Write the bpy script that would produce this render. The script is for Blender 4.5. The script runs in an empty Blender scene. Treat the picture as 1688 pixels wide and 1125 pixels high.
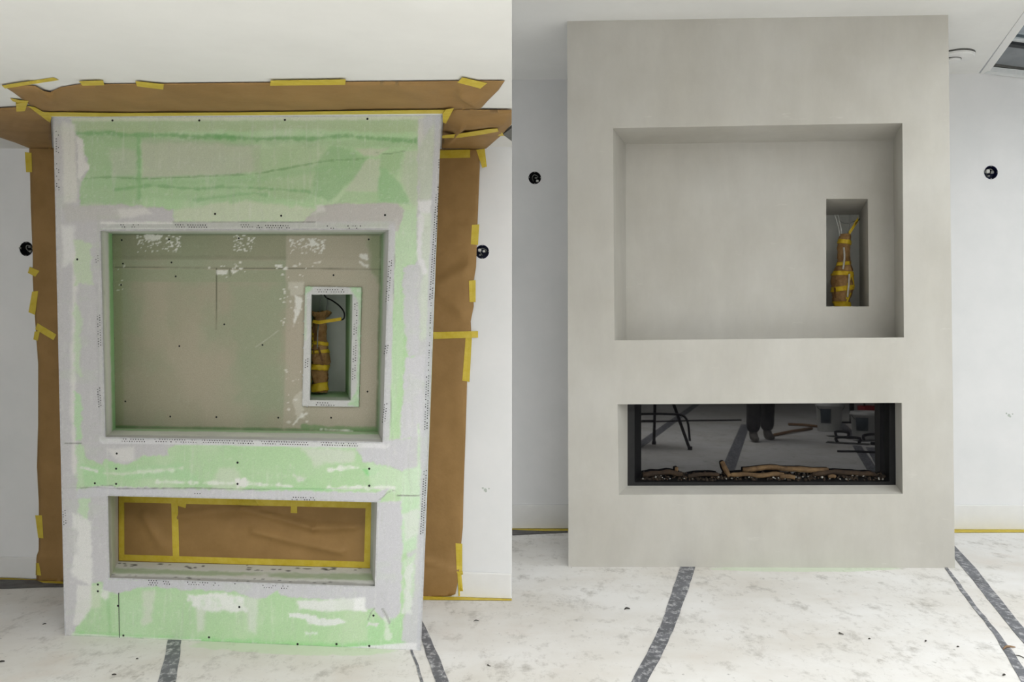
import bpy, bmesh, math, random
import numpy as np
from mathutils import Vector, Matrix, noise as mnoise
from mathutils.geometry import delaunay_2d_cdt

random.seed(7)
C = bpy.context.scene
COL = C.collection

# ------------------------------------------------------------------ camera, world, lights, exposure
FPX = 1500.0                       # focal length in pixels of the 1688 x 1125 frame
EYE = Vector((0.0, 0.0, 1.25))
cam_data = bpy.data.cameras.new('camera')
cam_data.sensor_width = 36.0
cam_data.lens = 36.0 * FPX / 1688.0
cam = bpy.data.objects.new('camera', cam_data)
cam.location = EYE
cam.rotation_euler = (math.pi / 2, 0, 0)
COL.objects.link(cam)
C.camera = cam

world = bpy.data.worlds.new('overcast_sky')
C.world = world
world.use_nodes = True
world.node_tree.nodes['Background'].inputs[0].default_value = (0.86, 0.93, 1.0, 1)
world.node_tree.nodes['Background'].inputs[1].default_value = 0.5

def daylight(name, loc, rot, sx, sy, power, col):
    l = bpy.data.lights.new(name, 'AREA')
    l.shape = 'RECTANGLE'
    l.size, l.size_y = sx, sy
    l.energy = power
    l.color = col
    o = bpy.data.objects.new(name, l)
    o.location = loc
    o.rotation_euler = rot
    COL.objects.link(o)
    return o

# daylight at the doors behind and the roof light; added fill lamps overhead and in the passage
daylight('daylight_garden_doors', (0.6, -7.4, 1.15), (math.pi / 2, 0, 0), 5.6, 2.2, 14, (1.0, 0.97, 0.92))
daylight('daylight_roof_light', (3.85, 2.6, 3.9), (0, 0, 0), 2.6, 4.0, 112, (0.96, 0.985, 1.0))
daylight('daylight_front_roof_light', (1.3, -1.3, 3.9), (0, 0, 0), 2.6, 2.8, 530, (1.0, 1.0, 1.0))  # unseen lamp added overhead as the main fill, no known roof light
daylight('added_passage_fill', (-3.5, 5.5, 1.2), (math.pi / 2, 0, -math.pi / 2), .9, 2.0, 24, (0.98, 0.99, 1.0))  # lamp added to brighten the nook; no window is built here

C.view_settings.view_transform = 'Standard'
C.view_settings.look = 'None'
C.view_settings.exposure = 0.0
C.view_settings.gamma = 1.0
C.view_settings.use_curve_mapping = False

# ------------------------------------------------------------------ helpers
def s2l(c):
    c = c / 255.0
    return c / 12.92 if c <= 0.04045 else ((c + 0.055) / 1.055) ** 2.4

def rgb(r, g, b):
    return (s2l(r), s2l(g), s2l(b), 1.0)

class Plane:
    """a plane by a point and a unit normal that faces the camera"""
    def __init__(self, p, n):
        self.p = Vector(p)
        self.n = Vector(n).normalized()
        if self.n.dot(EYE - self.p) < 0:
            self.n = -self.n
    def off(self, d):
        q = Plane(self.p + self.n * d, self.n)
        q.n = self.n.copy()
        return q

def ray(u, v):
    return Vector(((u - 844.0) / FPX, 1.0, -(v - 562.5) / FPX))

def at(u, v, pl):
    d = ray(u, v)
    return EYE + d * (pl.n.dot(pl.p - EYE) / pl.n.dot(d))

FLOOR = Plane((0, 0, 0), (0, 0, 1))

def vertical_plane(a, b):
    """upright plane over the floor line through two pixels"""
    p, q = at(*a, FLOOR), at(*b, FLOOR)
    t = q - p
    return Plane(p, (t.y, -t.x, 0))

def plane3(a, b, c):
    return Plane(a, (b - a).cross(c - a))

ORIG = {}
def world_of(o):
    return ORIG.get(o.name, Vector((0, 0, 0)))

def finish(name, me, mat=None, parent=None, smooth=False):
    n = len(me.vertices)
    co = np.empty(n * 3, dtype=np.float64)
    me.vertices.foreach_get('co', co)
    co = co.reshape(-1, 3)
    c = (co.min(0) + co.max(0)) / 2
    if parent is None:
        c[2] = co[:, 2].min()
    me.vertices.foreach_set('co', (co - c).ravel())
    if smooth:
        me.polygons.foreach_set('use_smooth', [True] * len(me.polygons))
    me.update()
    o = bpy.data.objects.new(name, me)
    COL.objects.link(o)
    c = Vector(c)
    if parent is not None:
        o.parent = parent
        o.location = c - world_of(parent)
    else:
        o.location = c
    ORIG[o.name] = c
    if mat is not None:
        me.materials.append(mat)
    return o

def mesh_obj(name, verts, faces, mat=None, parent=None, smooth=False):
    me = bpy.data.meshes.new(name)
    me.from_pydata([tuple(v) for v in verts], [], faces)
    return finish(name, me, mat, parent, smooth)

def bm_obj(name, bm, mat=None, parent=None, smooth=False):
    me = bpy.data.meshes.new(name)
    bmesh.ops.recalc_face_normals(bm, faces=bm.faces)
    bm.to_mesh(me)
    bm.free()
    return finish(name, me, mat, parent, smooth)

def empty(name, loc):
    o = bpy.data.objects.new(name, None)
    o.location = loc
    o.empty_display_size = 0.1
    COL.objects.link(o)
    ORIG[o.name] = Vector(loc)
    return o

def tag(o, label=None, cat=None, group=None, kind=None):
    if label: o['label'] = label
    if cat: o['category'] = cat
    if group: o['group'] = group
    if kind: o['kind'] = kind
    return o

def structure(o, label=None):
    o['kind'] = 'structure'
    if label: o['label'] = label
    return o

def slab_geo(pts, n, thick, verts, faces):
    """extrude a polygon (front points) backwards along -n; appends to verts, faces"""
    b = len(verts)
    k = len(pts)
    verts += [Vector(p) for p in pts] + [Vector(p) - n * thick for p in pts]
    faces.append(list(range(b, b + k)))
    faces.append(list(range(b + 2 * k - 1, b + k - 1, -1)))
    for i in range(k):
        j = (i + 1) % k
        faces.append([b + i, b + k + i, b + k + j, b + j])

def slab(name, px, pl, thick, mat, parent=None, lift=None):
    """solid slab lying on a plane, drawn by its outline in the plane"""
    v, f = [], []
    q = pl.off(thick if lift is None else lift)
    slab_geo([at(a, b, q) for a, b in px], pl.n, thick, v, f)
    return mesh_obj(name, v, f, mat, parent)

def box_bm(bm, c, s, rz=0.0, rot=None):
    m = Matrix.Translation(c) @ (rot if rot is not None else Matrix.Rotation(rz, 4, 'Z')) @ Matrix.Diagonal((s[0], s[1], s[2], 1))
    return bmesh.ops.create_cube(bm, size=1.0, matrix=m)['verts']

def tube_geo(pts, r, seg, verts, faces, radii=None, cap=True):
    pts = [Vector(p) for p in pts]
    base = len(verts)
    n = len(pts)
    up = None
    for i, p in enumerate(pts):
        t = (pts[min(i + 1, n - 1)] - pts[max(i - 1, 0)]).normalized()
        if up is None:
            up = t.orthogonal().normalized()
        up = (up - t * up.dot(t))
        up = up.normalized() if up.length > 1e-6 else t.orthogonal().normalized()
        w = t.cross(up)
        rr = radii[i] if radii else r
        for k in range(seg):
            a = 2 * math.pi * k / seg
            verts.append(p + (up * math.cos(a) + w * math.sin(a)) * rr)
    for i in range(n - 1):
        for k in range(seg):
            k2 = (k + 1) % seg
            faces.append([base + i * seg + k, base + i * seg + k2, base + (i + 1) * seg + k2, base + (i + 1) * seg + k])
    if cap:
        faces.append([base + k for k in range(seg)][::-1])
        faces.append([base + (n - 1) * seg + k for k in range(seg)])

def tube(name, pts, r, mat, parent=None, seg=8, radii=None):
    v, f = [], []
    tube_geo(pts, r, seg, v, f, radii)
    return mesh_obj(name, v, f, mat, parent, True)

def smooth_path(pts, k=6):
    P = [Vector(p) for p in pts]
    P = [P[0] * 2 - P[1]] + P + [P[-1] * 2 - P[-2]]
    out = []
    for i in range(1, len(P) - 2):
        for j in range(k):
            t = j / k
            a, b, c, d = P[i - 1], P[i], P[i + 1], P[i + 2]
            out.append(0.5 * ((2 * b) + (c - a) * t + (2 * a - 5 * b + 4 * c - d) * t * t + (3 * b - a - 3 * c + d) * t ** 3))
    out.append(P[-2])
    return out

# ---- numpy painting: where each coat of filler, paper face or dirt lies on a board
RNG = np.random.RandomState(3)
LAT = RNG.rand(256, 256)
def vnoise(x, y):
    xi, yi = np.floor(x).astype(int), np.floor(y).astype(int)
    fx, fy = x - xi, y - yi
    fx, fy = fx * fx * (3 - 2 * fx), fy * fy * (3 - 2 * fy)
    g = lambda a, b: LAT[a % 256, b % 256]
    return (g(xi, yi) * (1 - fx) + g(xi + 1, yi) * fx) * (1 - fy) + (g(xi, yi + 1) * (1 - fx) + g(xi + 1, yi + 1) * fx) * fy
def fbm(x, y, s, o=4, seed=0):
    t, a, tot = 0, 0.5, 0
    x, y = x / s + seed * 17.3, y / s + seed * 9.7
    for _ in range(o):
        t = t + a * vnoise(x, y)
        tot += a
        x, y, a = x * 2.03 + 5.1, y * 2.03 + 1.7, a * 0.5
    return t / tot - 0.5

def seg_dist(x, y, a, b):
    ax, ay = a; bx, by = b
    dx, dy = bx - ax, by - ay
    t = np.clip(((x - ax) * dx + (y - ay) * dy) / (dx * dx + dy * dy + 1e-9), 0, 1)
    return np.hypot(x - ax - t * dx, y - ay - t * dy)

def inside(x, y, poly):
    c = np.zeros(x.shape, bool)
    n = len(poly)
    for i in range(n):
        x0, y0 = poly[i]; x1, y1 = poly[(i + 1) % n]
        if y0 == y1: continue
        k = ((y0 > y) != (y1 > y)) & (x < (x1 - x0) * (y - y0) / (y1 - y0) + x0)
        c ^= k
    return c

def poly_sd(x, y, poly):
    d = np.full(x.shape, 1e9)
    n = len(poly)
    for i in range(n):
        d = np.minimum(d, seg_dist(x, y, poly[i], poly[(i + 1) % n]))
    return np.where(inside(x, y, poly), d, -d)

def line_sd(x, y, pts, w):
    d = np.full(x.shape, 1e9)
    for i in range(len(pts) - 1):
        d = np.minimum(d, seg_dist(x, y, pts[i], pts[i + 1]))
    return w / 2 - d

def sstep(a, b, t):
    t = np.clip((t - a) / (b - a), 0, 1)
    return t * t * (3 - 2 * t)

class Paint:
    def __init__(self, x, y, base):
        self.x, self.y = x, y
        self.c = np.tile(np.array(rgb(*base)[:3]), (len(x), 1))
        self.h = np.zeros(len(x))
        self.i = 0
    def put(self, m, col, raise_=0.0):
        m = np.clip(m, 0, 1)
        self.c = self.c * (1 - m[:, None]) + np.array(rgb(*col)[:3]) * m[:, None]
        self.h = np.maximum(self.h * (1 - 0.0), m * raise_)
    def poly(self, pts, col, soft=2, amp=6, op=1.0, ns=18, raise_=0.0, fine=0.0):
        self.i += 1
        sd = poly_sd(self.x, self.y, pts) + amp * 2 * fbm(self.x, self.y, ns, 4, self.i) + amp * .9 * fbm(self.x, self.y, 4.5, 3, self.i + 31)
        m = sstep(-soft, soft, sd) * op
        if fine: m = m * np.clip(1 + fine * 4 * fbm(self.x, self.y, 9, 3, self.i + 50), 0, 1)
        self.put(m, col, raise_)
    def line(self, pts, w, col, soft=1.5, amp=2, op=1.0, ns=14, raise_=0.0, fine=0.0):
        self.i += 1
        sd = line_sd(self.x, self.y, pts, w) + amp * 2 * fbm(self.x, self.y, ns, 3, self.i)
        m = sstep(-soft, soft, sd) * op
        if fine: m = m * np.clip(1 + fine * 4 * fbm(self.x, self.y, 9, 3, self.i + 50), 0, 1)
        self.put(m, col, raise_)
    def mottle(self, col, ns, op, thr=0.0, sx=1.0, sy=1.0, o=4, wid=0.25):
        self.i += 1
        f = fbm(self.x / sx, self.y / sy, ns, o, self.i + 7)
        self.put(sstep(thr, thr + wid, f) * op, col)
    def spots(self, box, n, rmin, rmax, col, op=1.0):
        rr = random.Random(self.i + n)
        for _ in range(n):
            cx, cy = rr.uniform(box[0], box[2]), rr.uniform(box[1], box[3])
            r = rr.uniform(rmin, rmax)
            d = np.hypot((self.x - cx) / rr.uniform(.8, 2.2), self.y - cy)
            self.put(sstep(r, r * .5, d) * op, col)
    def apply(self, me):
        a = me.color_attributes.new('coat', 'FLOAT_COLOR', 'POINT')
        d = np.ones((len(self.x), 4), dtype=np.float32)
        d[:, :3] = self.c
        a.data.foreach_set('color', d.ravel())

def fill_mesh(outline, holes, step):
    """triangulated sheet over a 2D outline with holes; returns 2D points and faces"""
    pts, edges = [], []
    def ring(poly):
        b = len(pts)
        n = 0
        for i in range(len(poly)):
            a, c = poly[i], poly[(i + 1) % len(poly)]
            L = math.hypot(c[0] - a[0], c[1] - a[1])
            k = max(1, int(L / step)) if step else 1
            for j in range(k):
                pts.append((a[0] + (c[0] - a[0]) * j / k, a[1] + (c[1] - a[1]) * j / k))
                n += 1
        for i in range(n):
            edges.append((b + i, b + (i + 1) % n))
    for r in [outline] + holes:
        ring(r)
    if step:
        xs = [p[0] for p in outline]; ys = [p[1] for p in outline]
        gx = np.arange(min(xs) + step * .5, max(xs), step)
        gy = np.arange(min(ys) + step * .5, max(ys), step)
        X, Y = np.meshgrid(gx, gy)
        X, Y = X.ravel(), Y.ravel()
        ok = poly_sd(X, Y, outline) > step * .35
        for h in holes:
            ok &= poly_sd(X, Y, h) < -step * .35
        pts += list(zip(X[ok].tolist(), Y[ok].tolist()))
    V, E, F, *_ = delaunay_2d_cdt([Vector(p) for p in pts], edges, [], 0, 1e-6)
    cx = np.array([[sum(V[i].x for i in f) / 3, sum(V[i].y for i in f) / 3] for f in F])
    ok = inside(cx[:, 0], cx[:, 1], outline)
    for h in holes:
        ok &= ~inside(cx[:, 0], cx[:, 1], h)
    return [(v.x, v.y) for v in V], [list(f) for f, k in zip(F, ok) if k]

def panel(name, outline, holes, pl, mat, parent=None, step=0, painter=None, relief=None):
    P, F = fill_mesh(outline, holes, step)
    x = np.array([p[0] for p in P]); y = np.array([p[1] for p in P])
    h = np.zeros(len(P))
    pt = None
    if painter:
        pt = painter(x, y)
        h = pt.h
    if relief is not None:
        h = h + relief(x, y)
    verts = [at(p[0], p[1], pl) + pl.n * float(hh) for p, hh in zip(P, h)]
    me = bpy.data.meshes.new(name)
    me.from_pydata([tuple(v) for v in verts], [], F)
    # make faces look at the camera
    if len(F):
        a, b, c = (verts[i] for i in F[0])
        if (b - a).cross(c - a).dot(pl.n) < 0:
            me.flip_normals()
    if pt: pt.apply(me)
    return finish(name, me, mat, parent, bool(step))

def circle_px(u, v, r, k=28, sx=1.0):
    return [(u + r * sx * math.cos(2 * math.pi * i / k), v + r * math.sin(2 * math.pi * i / k)) for i in range(k)]

# ------------------------------------------------------------------ materials
def new_mat(name):
    m = bpy.data.materials.new(name)
    m.use_nodes = True
    nt = m.node_tree
    return m, nt, nt.nodes['Principled BSDF']

def N(nt, kind, **kw):
    n = nt.nodes.new(kind)
    for k, v in kw.items():
        setattr(n, k, v)
    return n

def noise_node(nt, scale, detail=5, rough=.6, stretch=None, coords='Object'):
    tc = N(nt, 'ShaderNodeTexCoord')
    mp = N(nt, 'ShaderNodeMapping')
    if stretch: mp.inputs['Scale'].default_value = stretch
    nz = N(nt, 'ShaderNodeTexNoise')
    nz.inputs['Scale'].default_value = scale
    nz.inputs['Detail'].default_value = detail
    nz.inputs['Roughness'].default_value = rough
    if coords == 'World':
        g = N(nt, 'ShaderNodeNewGeometry')
        nt.links.new(g.outputs['Position'], mp.inputs['Vector'])
    else:
        nt.links.new(tc.outputs[coords], mp.inputs['Vector'])
    nt.links.new(mp.outputs['Vector'], nz.inputs['Vector'])
    return nz

def ramp(nt, src, stops):
    r = N(nt, 'ShaderNodeValToRGB')
    el = r.color_ramp.elements
    while len(el) < len(stops): el.new(0.5)
    for e, (p, c) in zip(el, stops):
        e.position = p
        e.color = c
    nt.links.new(src, r.inputs['Fac'])
    return r

def mixc(nt, fac, a, b, mode='MIX'):
    m = N(nt, 'ShaderNodeMix', data_type='RGBA', blend_type=mode)
    for s, k in ((fac, 0), (a, 6), (b, 7)):
        if hasattr(s, 'is_output'): nt.links.new(s, m.inputs[k])
        else: m.inputs[k].default_value = s
    return m.outputs[2]

def bump(nt, bsdf, scale, strength, dist=.002, detail=4, stretch=None):
    nz = noise_node(nt, scale, detail, .6, stretch)
    b = N(nt, 'ShaderNodeBump')
    b.inputs['Strength'].default_value = strength
    b.inputs['Distance'].default_value = dist
    nt.links.new(nz.outputs['Fac'], b.inputs['Height'])
    nt.links.new(b.outputs['Normal'], bsdf.inputs['Normal'])

def simple(name, a, b=None, scale=12, rough=.7, bscale=0, bstr=.2, bdist=.002, stretch=None, metal=0, lo=.35, hi=.65, spec=.3):
    m, nt, p = new_mat(name)
    p.inputs['Roughness'].default_value = rough
    p.inputs['Metallic'].default_value = metal
    p.inputs['Specular IOR Level'].default_value = spec
    if b is None: b = tuple(min(255, c * 1.07) for c in a)
    nz = noise_node(nt, scale, 5, .6, stretch)
    r = ramp(nt, nz.outputs['Fac'], [(lo, rgb(*a)), (hi, rgb(*b))])
    nt.links.new(r.outputs['Color'], p.inputs['Base Color'])
    if bscale: bump(nt, p, bscale, bstr, bdist)
    return m

def coated(name, rough=.8, gscale=260, gain=.10):
    """colour of the coat attribute with fine paper / trowel grain over it"""
    m, nt, p = new_mat(name)
    p.inputs['Roughness'].default_value = rough
    p.inputs['Specular IOR Level'].default_value = .2
    at_ = N(nt, 'ShaderNodeAttribute', attribute_name='coat')
    nz = noise_node(nt, gscale, 4, .65)
    r = ramp(nt, nz.outputs['Fac'], [(.3, (1.05 - gain, 1.05 - gain, 1.05 - gain, 1)), (.7, (1.05 + gain, 1.05 + gain, 1.05 + gain, 1))])
    c = mixc(nt, 1.0, at_.outputs['Color'], r.outputs['Color'], 'MULTIPLY')
    nt.links.new(c, p.inputs['Base Color'])
    bump(nt, p, 90, .15, .002)
    return m

M = {}
M['white_wall'] = simple('white_wall_paint', (226, 227, 227), (232, 232, 232), 3, .75, 160, .05)
M['ceiling'] = simple('white_ceiling_paint', (226, 226, 223), (231, 231, 228), 3, .8, 160, .05)
M['white_gloss'] = simple('white_satin_paint', (224, 224, 222), (230, 230, 228), 5, .45)
M['board'] = coated('coated_plasterboard')
M['paper'] = simple('brown_masking_paper', (142, 111, 66), (156, 123, 76), 6, .65, 60, .25, .004)
M['tape'] = None
M['plaster_fill'] = simple('joint_filler', (196, 195, 195), (206, 206, 205), 30, .8, 120, .2)
M['reveal_green'] = simple('green_board_edge', (150, 180, 140), (184, 190, 176), 14, .8, 120, .2)
M['dark'] = simple('dark_void', (10, 10, 14), (16, 16, 22), 20, .7)
M['black'] = simple('black_metal', (14, 14, 15), (20, 20, 21), 30, .45)
M['bead'] = simple('galvanised_bead', (176, 177, 180), (198, 198, 200), 60, .55, metal=.15)
M['hole'] = simple('bead_hole_shadow', (58, 58, 60), (72, 72, 74), 60, .9)
M['screw'] = simple('black_screw', (24, 26, 24), (38, 40, 38), 60, .5)
M['wire_black'] = simple('black_cable', (18, 18, 18), (30, 30, 30), 60, .5)
M['wire_grey'] = simple('grey_cable', (120, 122, 118), (140, 142, 138), 60, .5)
M['wire_white'] = simple('white_cable', (200, 200, 196), (215, 215, 210), 60, .5)
M['blue_box'] = simple('blue_plastic_box', (14, 20, 52), (22, 30, 66), 60, .4)
M['grey_frame'] = simple('grey_roof_bar', (88, 88, 84), (104, 104, 100), 30, .5)
M['dark_frame'] = simple('dark_roof_bar', (40, 42, 46), (50, 52, 56), 30, .5)
M['white_frame'] = simple('white_roof_bar', (214, 218, 218), (224, 226, 226), 30, .5)
M['opaque'] = simple('grey_opaque_pane', (128, 132, 136), (140, 144, 148), 8, .7)  # opaque grey stands in for the dull reflecting roof glass
M['skim'] = None

# yellow washi tape, a little see-through
m, nt, p = new_mat('yellow_masking_tape')
p.inputs['Roughness'].default_value = .55
nz = noise_node(nt, 25, 4, .6)
r = ramp(nt, nz.outputs['Fac'], [(.3, rgb(210, 184, 44)), (.7, rgb(226, 204, 82))])
nt.links.new(r.outputs['Color'], p.inputs['Base Color'])
p.inputs['Alpha'].default_value = .82
bump(nt, p, 40, .3, .003)
M['tape'] = m

# warm grey trowelled micro-cement
m, nt, p = new_mat('trowelled_microcement')
p.inputs['Roughness'].default_value = .62
p.inputs['Specular IOR Level'].default_value = .25
a = noise_node(nt, 1.8, 5, .6, None, 'World')
r1 = ramp(nt, a.outputs['Fac'], [(.3, rgb(186, 183, 174)), (.7, rgb(196, 194, 187))])
b = noise_node(nt, 7, 6, .65, (1.0, 1.0, 0.35), 'World')
r2 = ramp(nt, b.outputs['Fac'], [(.35, (.95, .95, .95, 1)), (.68, (1.03, 1.03, 1.03, 1))])
c1 = mixc(nt, 1.0, r1.outputs['Color'], r2.outputs['Color'], 'MULTIPLY')
d = noise_node(nt, 16, 5, .6, (0.35, 1.0, 1.6), 'World')
r3 = ramp(nt, d.outputs['Fac'], [(.68, (0, 0, 0, 1)), (.80, (.35, .35, .35, 1))])
c2 = mixc(nt, r3.outputs['Color'], c1, rgb(222, 220, 213))
nt.links.new(c2, p.inputs['Base Color'])
bump(nt, p, 18, .18, .004, 5)
M['skim'] = m

# scuffed white floor protection board
m, nt, p = new_mat('scuffed_floor_board')
p.inputs['Roughness'].default_value = .7
p.inputs['Specular IOR Level'].default_value = .25
a = noise_node(nt, 1.3, 6, .62, None, 'World')
r1 = ramp(nt, a.outputs['Fac'], [(.32, rgb(212, 208, 200)), (.62, rgb(229, 228, 225))])
b = noise_node(nt, 7.5, 8, .72, (1.0, .6, 1.0), 'World')
r2 = ramp(nt, b.outputs['Fac'], [(.54, (0, 0, 0, 1)), (.70, (.70, .70, .70, 1))])
c1 = mixc(nt, r2.outputs['Color'], r1.outputs['Color'], rgb(158, 154, 146))
d = noise_node(nt, 30, 5, .7, (1.0, .7, 1.0), 'World')
r3 = ramp(nt, d.outputs['Fac'], [(.62, (0, 0, 0, 1)), (.74, (.65, .65, .65, 1))])
c2 = mixc(nt, r3.outputs['Color'], c1, rgb(128, 126, 120))
e = noise_node(nt, 2.4, 4, .6, None, 'World')
r4 = ramp(nt, e.outputs['Fac'], [(.58, (0, 0, 0, 1)), (.72, (.25, .25, .25, 1))])
c3 = mixc(nt, r4.outputs['Color'], c2, rgb(205, 188, 174))
# dry patches with coarse dark pocks
g = noise_node(nt, 1.1, 3, .5, None, 'World')
rg = ramp(nt, g.outputs['Fac'], [(.46, (0, 0, 0, 1)), (.60, (1, 1, 1, 1))])
h = noise_node(nt, 17, 8, .78, (1.0, .55, 1.0), 'World')
rh = ramp(nt, h.outputs['Fac'], [(.53, (0, 0, 0, 1)), (.66, (.55, .55, .55, 1))])
gh = mixc(nt, 1.0, rg.outputs['Color'], rh.outputs['Color'], 'MULTIPLY')
c3 = mixc(nt, gh, c3, rgb(150, 144, 134))
# green run-off where the boards meet the floor
def runoff(nt, base, centre, angle, half_l, half_w, amount):
    gm = N(nt, 'ShaderNodeNewGeometry')
    mp = N(nt, 'ShaderNodeMapping', vector_type='TEXTURE')
    mp.inputs['Location'].default_value = centre
    mp.inputs['Rotation'].default_value = (0, 0, angle)
    mp.inputs['Scale'].default_value = (half_l, half_w, 1)
    nt.links.new(gm.outputs['Position'], mp.inputs['Vector'])
    ln = N(nt, 'ShaderNodeVectorMath', operation='LENGTH')
    nt.links.new(mp.outputs['Vector'], ln.inputs[0])
    nz = noise_node(nt, 9, 4, .6, None, 'World')
    ad = N(nt, 'ShaderNodeMath', operation='ADD')
    nt.links.new(ln.outputs['Value'], ad.inputs[0]); nt.links.new(nz.outputs['Fac'], ad.inputs[1])
    rr_ = ramp(nt, ad.outputs[0], [(0.0, (amount, amount, amount, 1)), (1.0, (amount, amount, amount, 1))])
    rr_.color_ramp.elements[0].position = .9
    rr_.color_ramp.elements[1].position = 1.0
    sc_ = N(nt, 'ShaderNodeMath', operation='MULTIPLY'); sc_.inputs[1].default_value = .62
    nt.links.new(ad.outputs[0], sc_.inputs[0])
    nt.links.new(sc_.outputs[0], rr_.inputs['Fac'])
    rr_.color_ramp.elements[1].color = (0, 0, 0, 1)
    return mixc(nt, rr_.outputs['Color'], base, rgb(196, 216, 180))
c3 = runoff(nt, c3, (-.90, 3.715, 0), -.12, .40, .085, .6)
c3 = runoff(nt, c3, (1.62, 5.0, 0), 0, .5, .07, .5)
nt.links.new(c3, p.inputs['Base Color'])
bump(nt, p, 25, .25, .002)
M['floor'] = m

# worn dark grey floor tape with plaster scuffs
m, nt, p = new_mat('worn_grey_floor_tape')
p.inputs['Roughness'].default_value = .6
a = noise_node(nt, 5, 4, .6, None, 'World')
r1 = ramp(nt, a.outputs['Fac'], [(.3, rgb(84, 86, 90)), (.7, rgb(112, 114, 120))])
b = noise_node(nt, 30, 7, .75, (1.0, .6, 1.0), 'World')
r2 = ramp(nt, b.outputs['Fac'], [(.50, (0, 0, 0, 1)), (.64, (.9, .9, .9, 1))])
c1 = mixc(nt, r2.outputs['Color'], r1.outputs['Color'], rgb(196, 196, 198))
nt.links.new(c1, p.inputs['Base Color'])
M['floor_tape'] = m
M['grey_paper'] = simple('dirty_grey_paper', (78, 76, 76), (104, 102, 100), 14, .7)

# polished black glass
m, nt, p = new_mat('polished_black_glass')
p.inputs['Base Color'].default_value = (.006, .006, .007, 1)
p.inputs['Roughness'].default_value = .015
p.inputs['IOR'].default_value = 1.55
p.inputs['Specular IOR Level'].default_value = .5
M['black_glass'] = m

# tinted roof glass
m, nt, p = new_mat('tinted_roof_glass')
p.inputs['Base Color'].default_value = rgb(120, 140, 150)
p.inputs['Roughness'].default_value = .05
p.inputs['Alpha'].default_value = .35
M['roof_glass'] = m

# ------------------------------------------------------------------ the planes of the place
FACE_L = vertical_plane((107, 1048), (694, 1073))          # filled plasterboard breast
FACE_R = vertical_plane((937, 935), (1574, 937))           # skimmed breast
WALL_L = vertical_plane((0, 954), (844, 988))
WALL_R = vertical_plane((844, 872.5), (1688, 873.5))
SOFFIT = plane3(at(88, 193, FACE_L), at(727, 190, FACE_L), at(22, 245, WALL_L))
XS = -0.0004                                                # where the low bay ends

def on_plane_z(pl, x, y):
    return pl.p.z - (pl.n.x * (x - pl.p.x) + pl.n.y * (y - pl.p.y)) / pl.n.z

def on_wall_y(pl, x):
    return pl.p.y - pl.n.x * (x - pl.p.x) / pl.n.y

def ceil_z(x, y):
    return 3.02 + .012 * (x - .305) - .030 * (y - 5.034)
CEIL = plane3(*[Vector((x, y, ceil_z(x, y))) for x, y in ((0, 0), (1, 0), (0, 1))])

# ------------------------------------------------------------------ room shell
def quad_obj(name, pts, mat, parent=None):
    return mesh_obj(name, pts, [list(range(len(pts)))], mat, parent)

structure(quad_obj('floor', [(-3.6, -8, 0), (8.2, -8, 0), (8.2, 6.3, 0), (-3.6, 6.3, 0)], M['floor']),
          'scuffed white floor protection boards under both fireplaces')

# high ceiling with the roof light opening cut out
op = [(3.088, 6.02), (2.765, 4.85), (2.47, 3.8), (2.3, .4), (5.4, .4), (5.4, 6.02)]
bmc = []
op2 = [(-1.4, -2.8), (4.4, -2.8), (4.4, .2), (-1.4, .2)]  # unseen opening added for the overhead fill lamp
P2, F2 = fill_mesh([(-3.6, -8), (8.2, -8), (8.2, 6.3), (-3.6, 6.3)], [op, op2], 0)
structure(mesh_obj('ceiling', [(x, y, ceil_z(x, y)) for x, y in P2], F2, M['ceiling']), 'flat white ceiling over the finished fireplace')

# unseen deep shafts, added to keep overhead light off the upper faces
def shaft(name, pts, label):
    n = len(pts)
    vs = [(x, y, ceil_z(x, y)) for x, y in pts] + [(x, y, 4.05) for x, y in pts]
    return structure(mesh_obj(name, vs, [[i, (i + 1) % n, n + (i + 1) % n, n + i] for i in range(n)], M['ceiling']), label)
shaft('wall_added_shaft', [(2.72, 4.78), (2.45, 3.8), (2.3, .4), (5.4, .4), (5.4, 4.78)], 'added deep white shaft that narrows the side roof light')
shaft('wall_added_shaft_front', op2, 'white shaft up to the front roof light')

# low ceiling over the masked bay and the fascia that closes it
yw0, yw1 = on_wall_y(WALL_L, -3.6), on_wall_y(WALL_L, XS)
sof = [(-3.6, 1.2), (XS, 1.2), (XS, yw1), (-3.6, yw0)]
structure(quad_obj('ceiling', [(x, y, on_plane_z(SOFFIT, x, y)) for x, y in sof], M['ceiling']), 'low white ceiling over the masked bay')
structure(quad_obj('wall_fascia', [(-3.6, 1.2, on_plane_z(SOFFIT, -3.6, 1.2)), (XS, 1.2, on_plane_z(SOFFIT, XS, 1.2)),
          (XS, 1.2, ceil_z(XS, 1.2)), (-3.6, 1.2, ceil_z(-3.6, 1.2))], M['white_wall']), 'white fascia that drops from the high to the low ceiling')
yr = on_wall_y(WALL_R, 0)
# the masked bay's wall is a partition; the passage behind it is added to hold a fill lamp
structure(quad_obj('wall_end', [(XS, 1.2, on_plane_z(SOFFIT, XS, 1.2)), (XS, yw1, on_plane_z(SOFFIT, XS, yw1)), (XS, yw1, 0), (XS, yw1 + .1, 0),
          (XS, yw1 + .1, ceil_z(XS, yw1)), (XS, 1.2, ceil_z(XS, 1.2))], M['white_wall']), 'white end of the partition between the two bays')
structure(quad_obj('wall_added_passage', [(XS, yw1 + .1, 0), (-3.6, yw0 + .1, 0), (-3.6, yw0 + .1, ceil_z(-3.6, yw0)), (XS, yw1 + .1, ceil_z(XS, yw1))], M['white_wall']), 'white back of the partition, facing the added passage')

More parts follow.
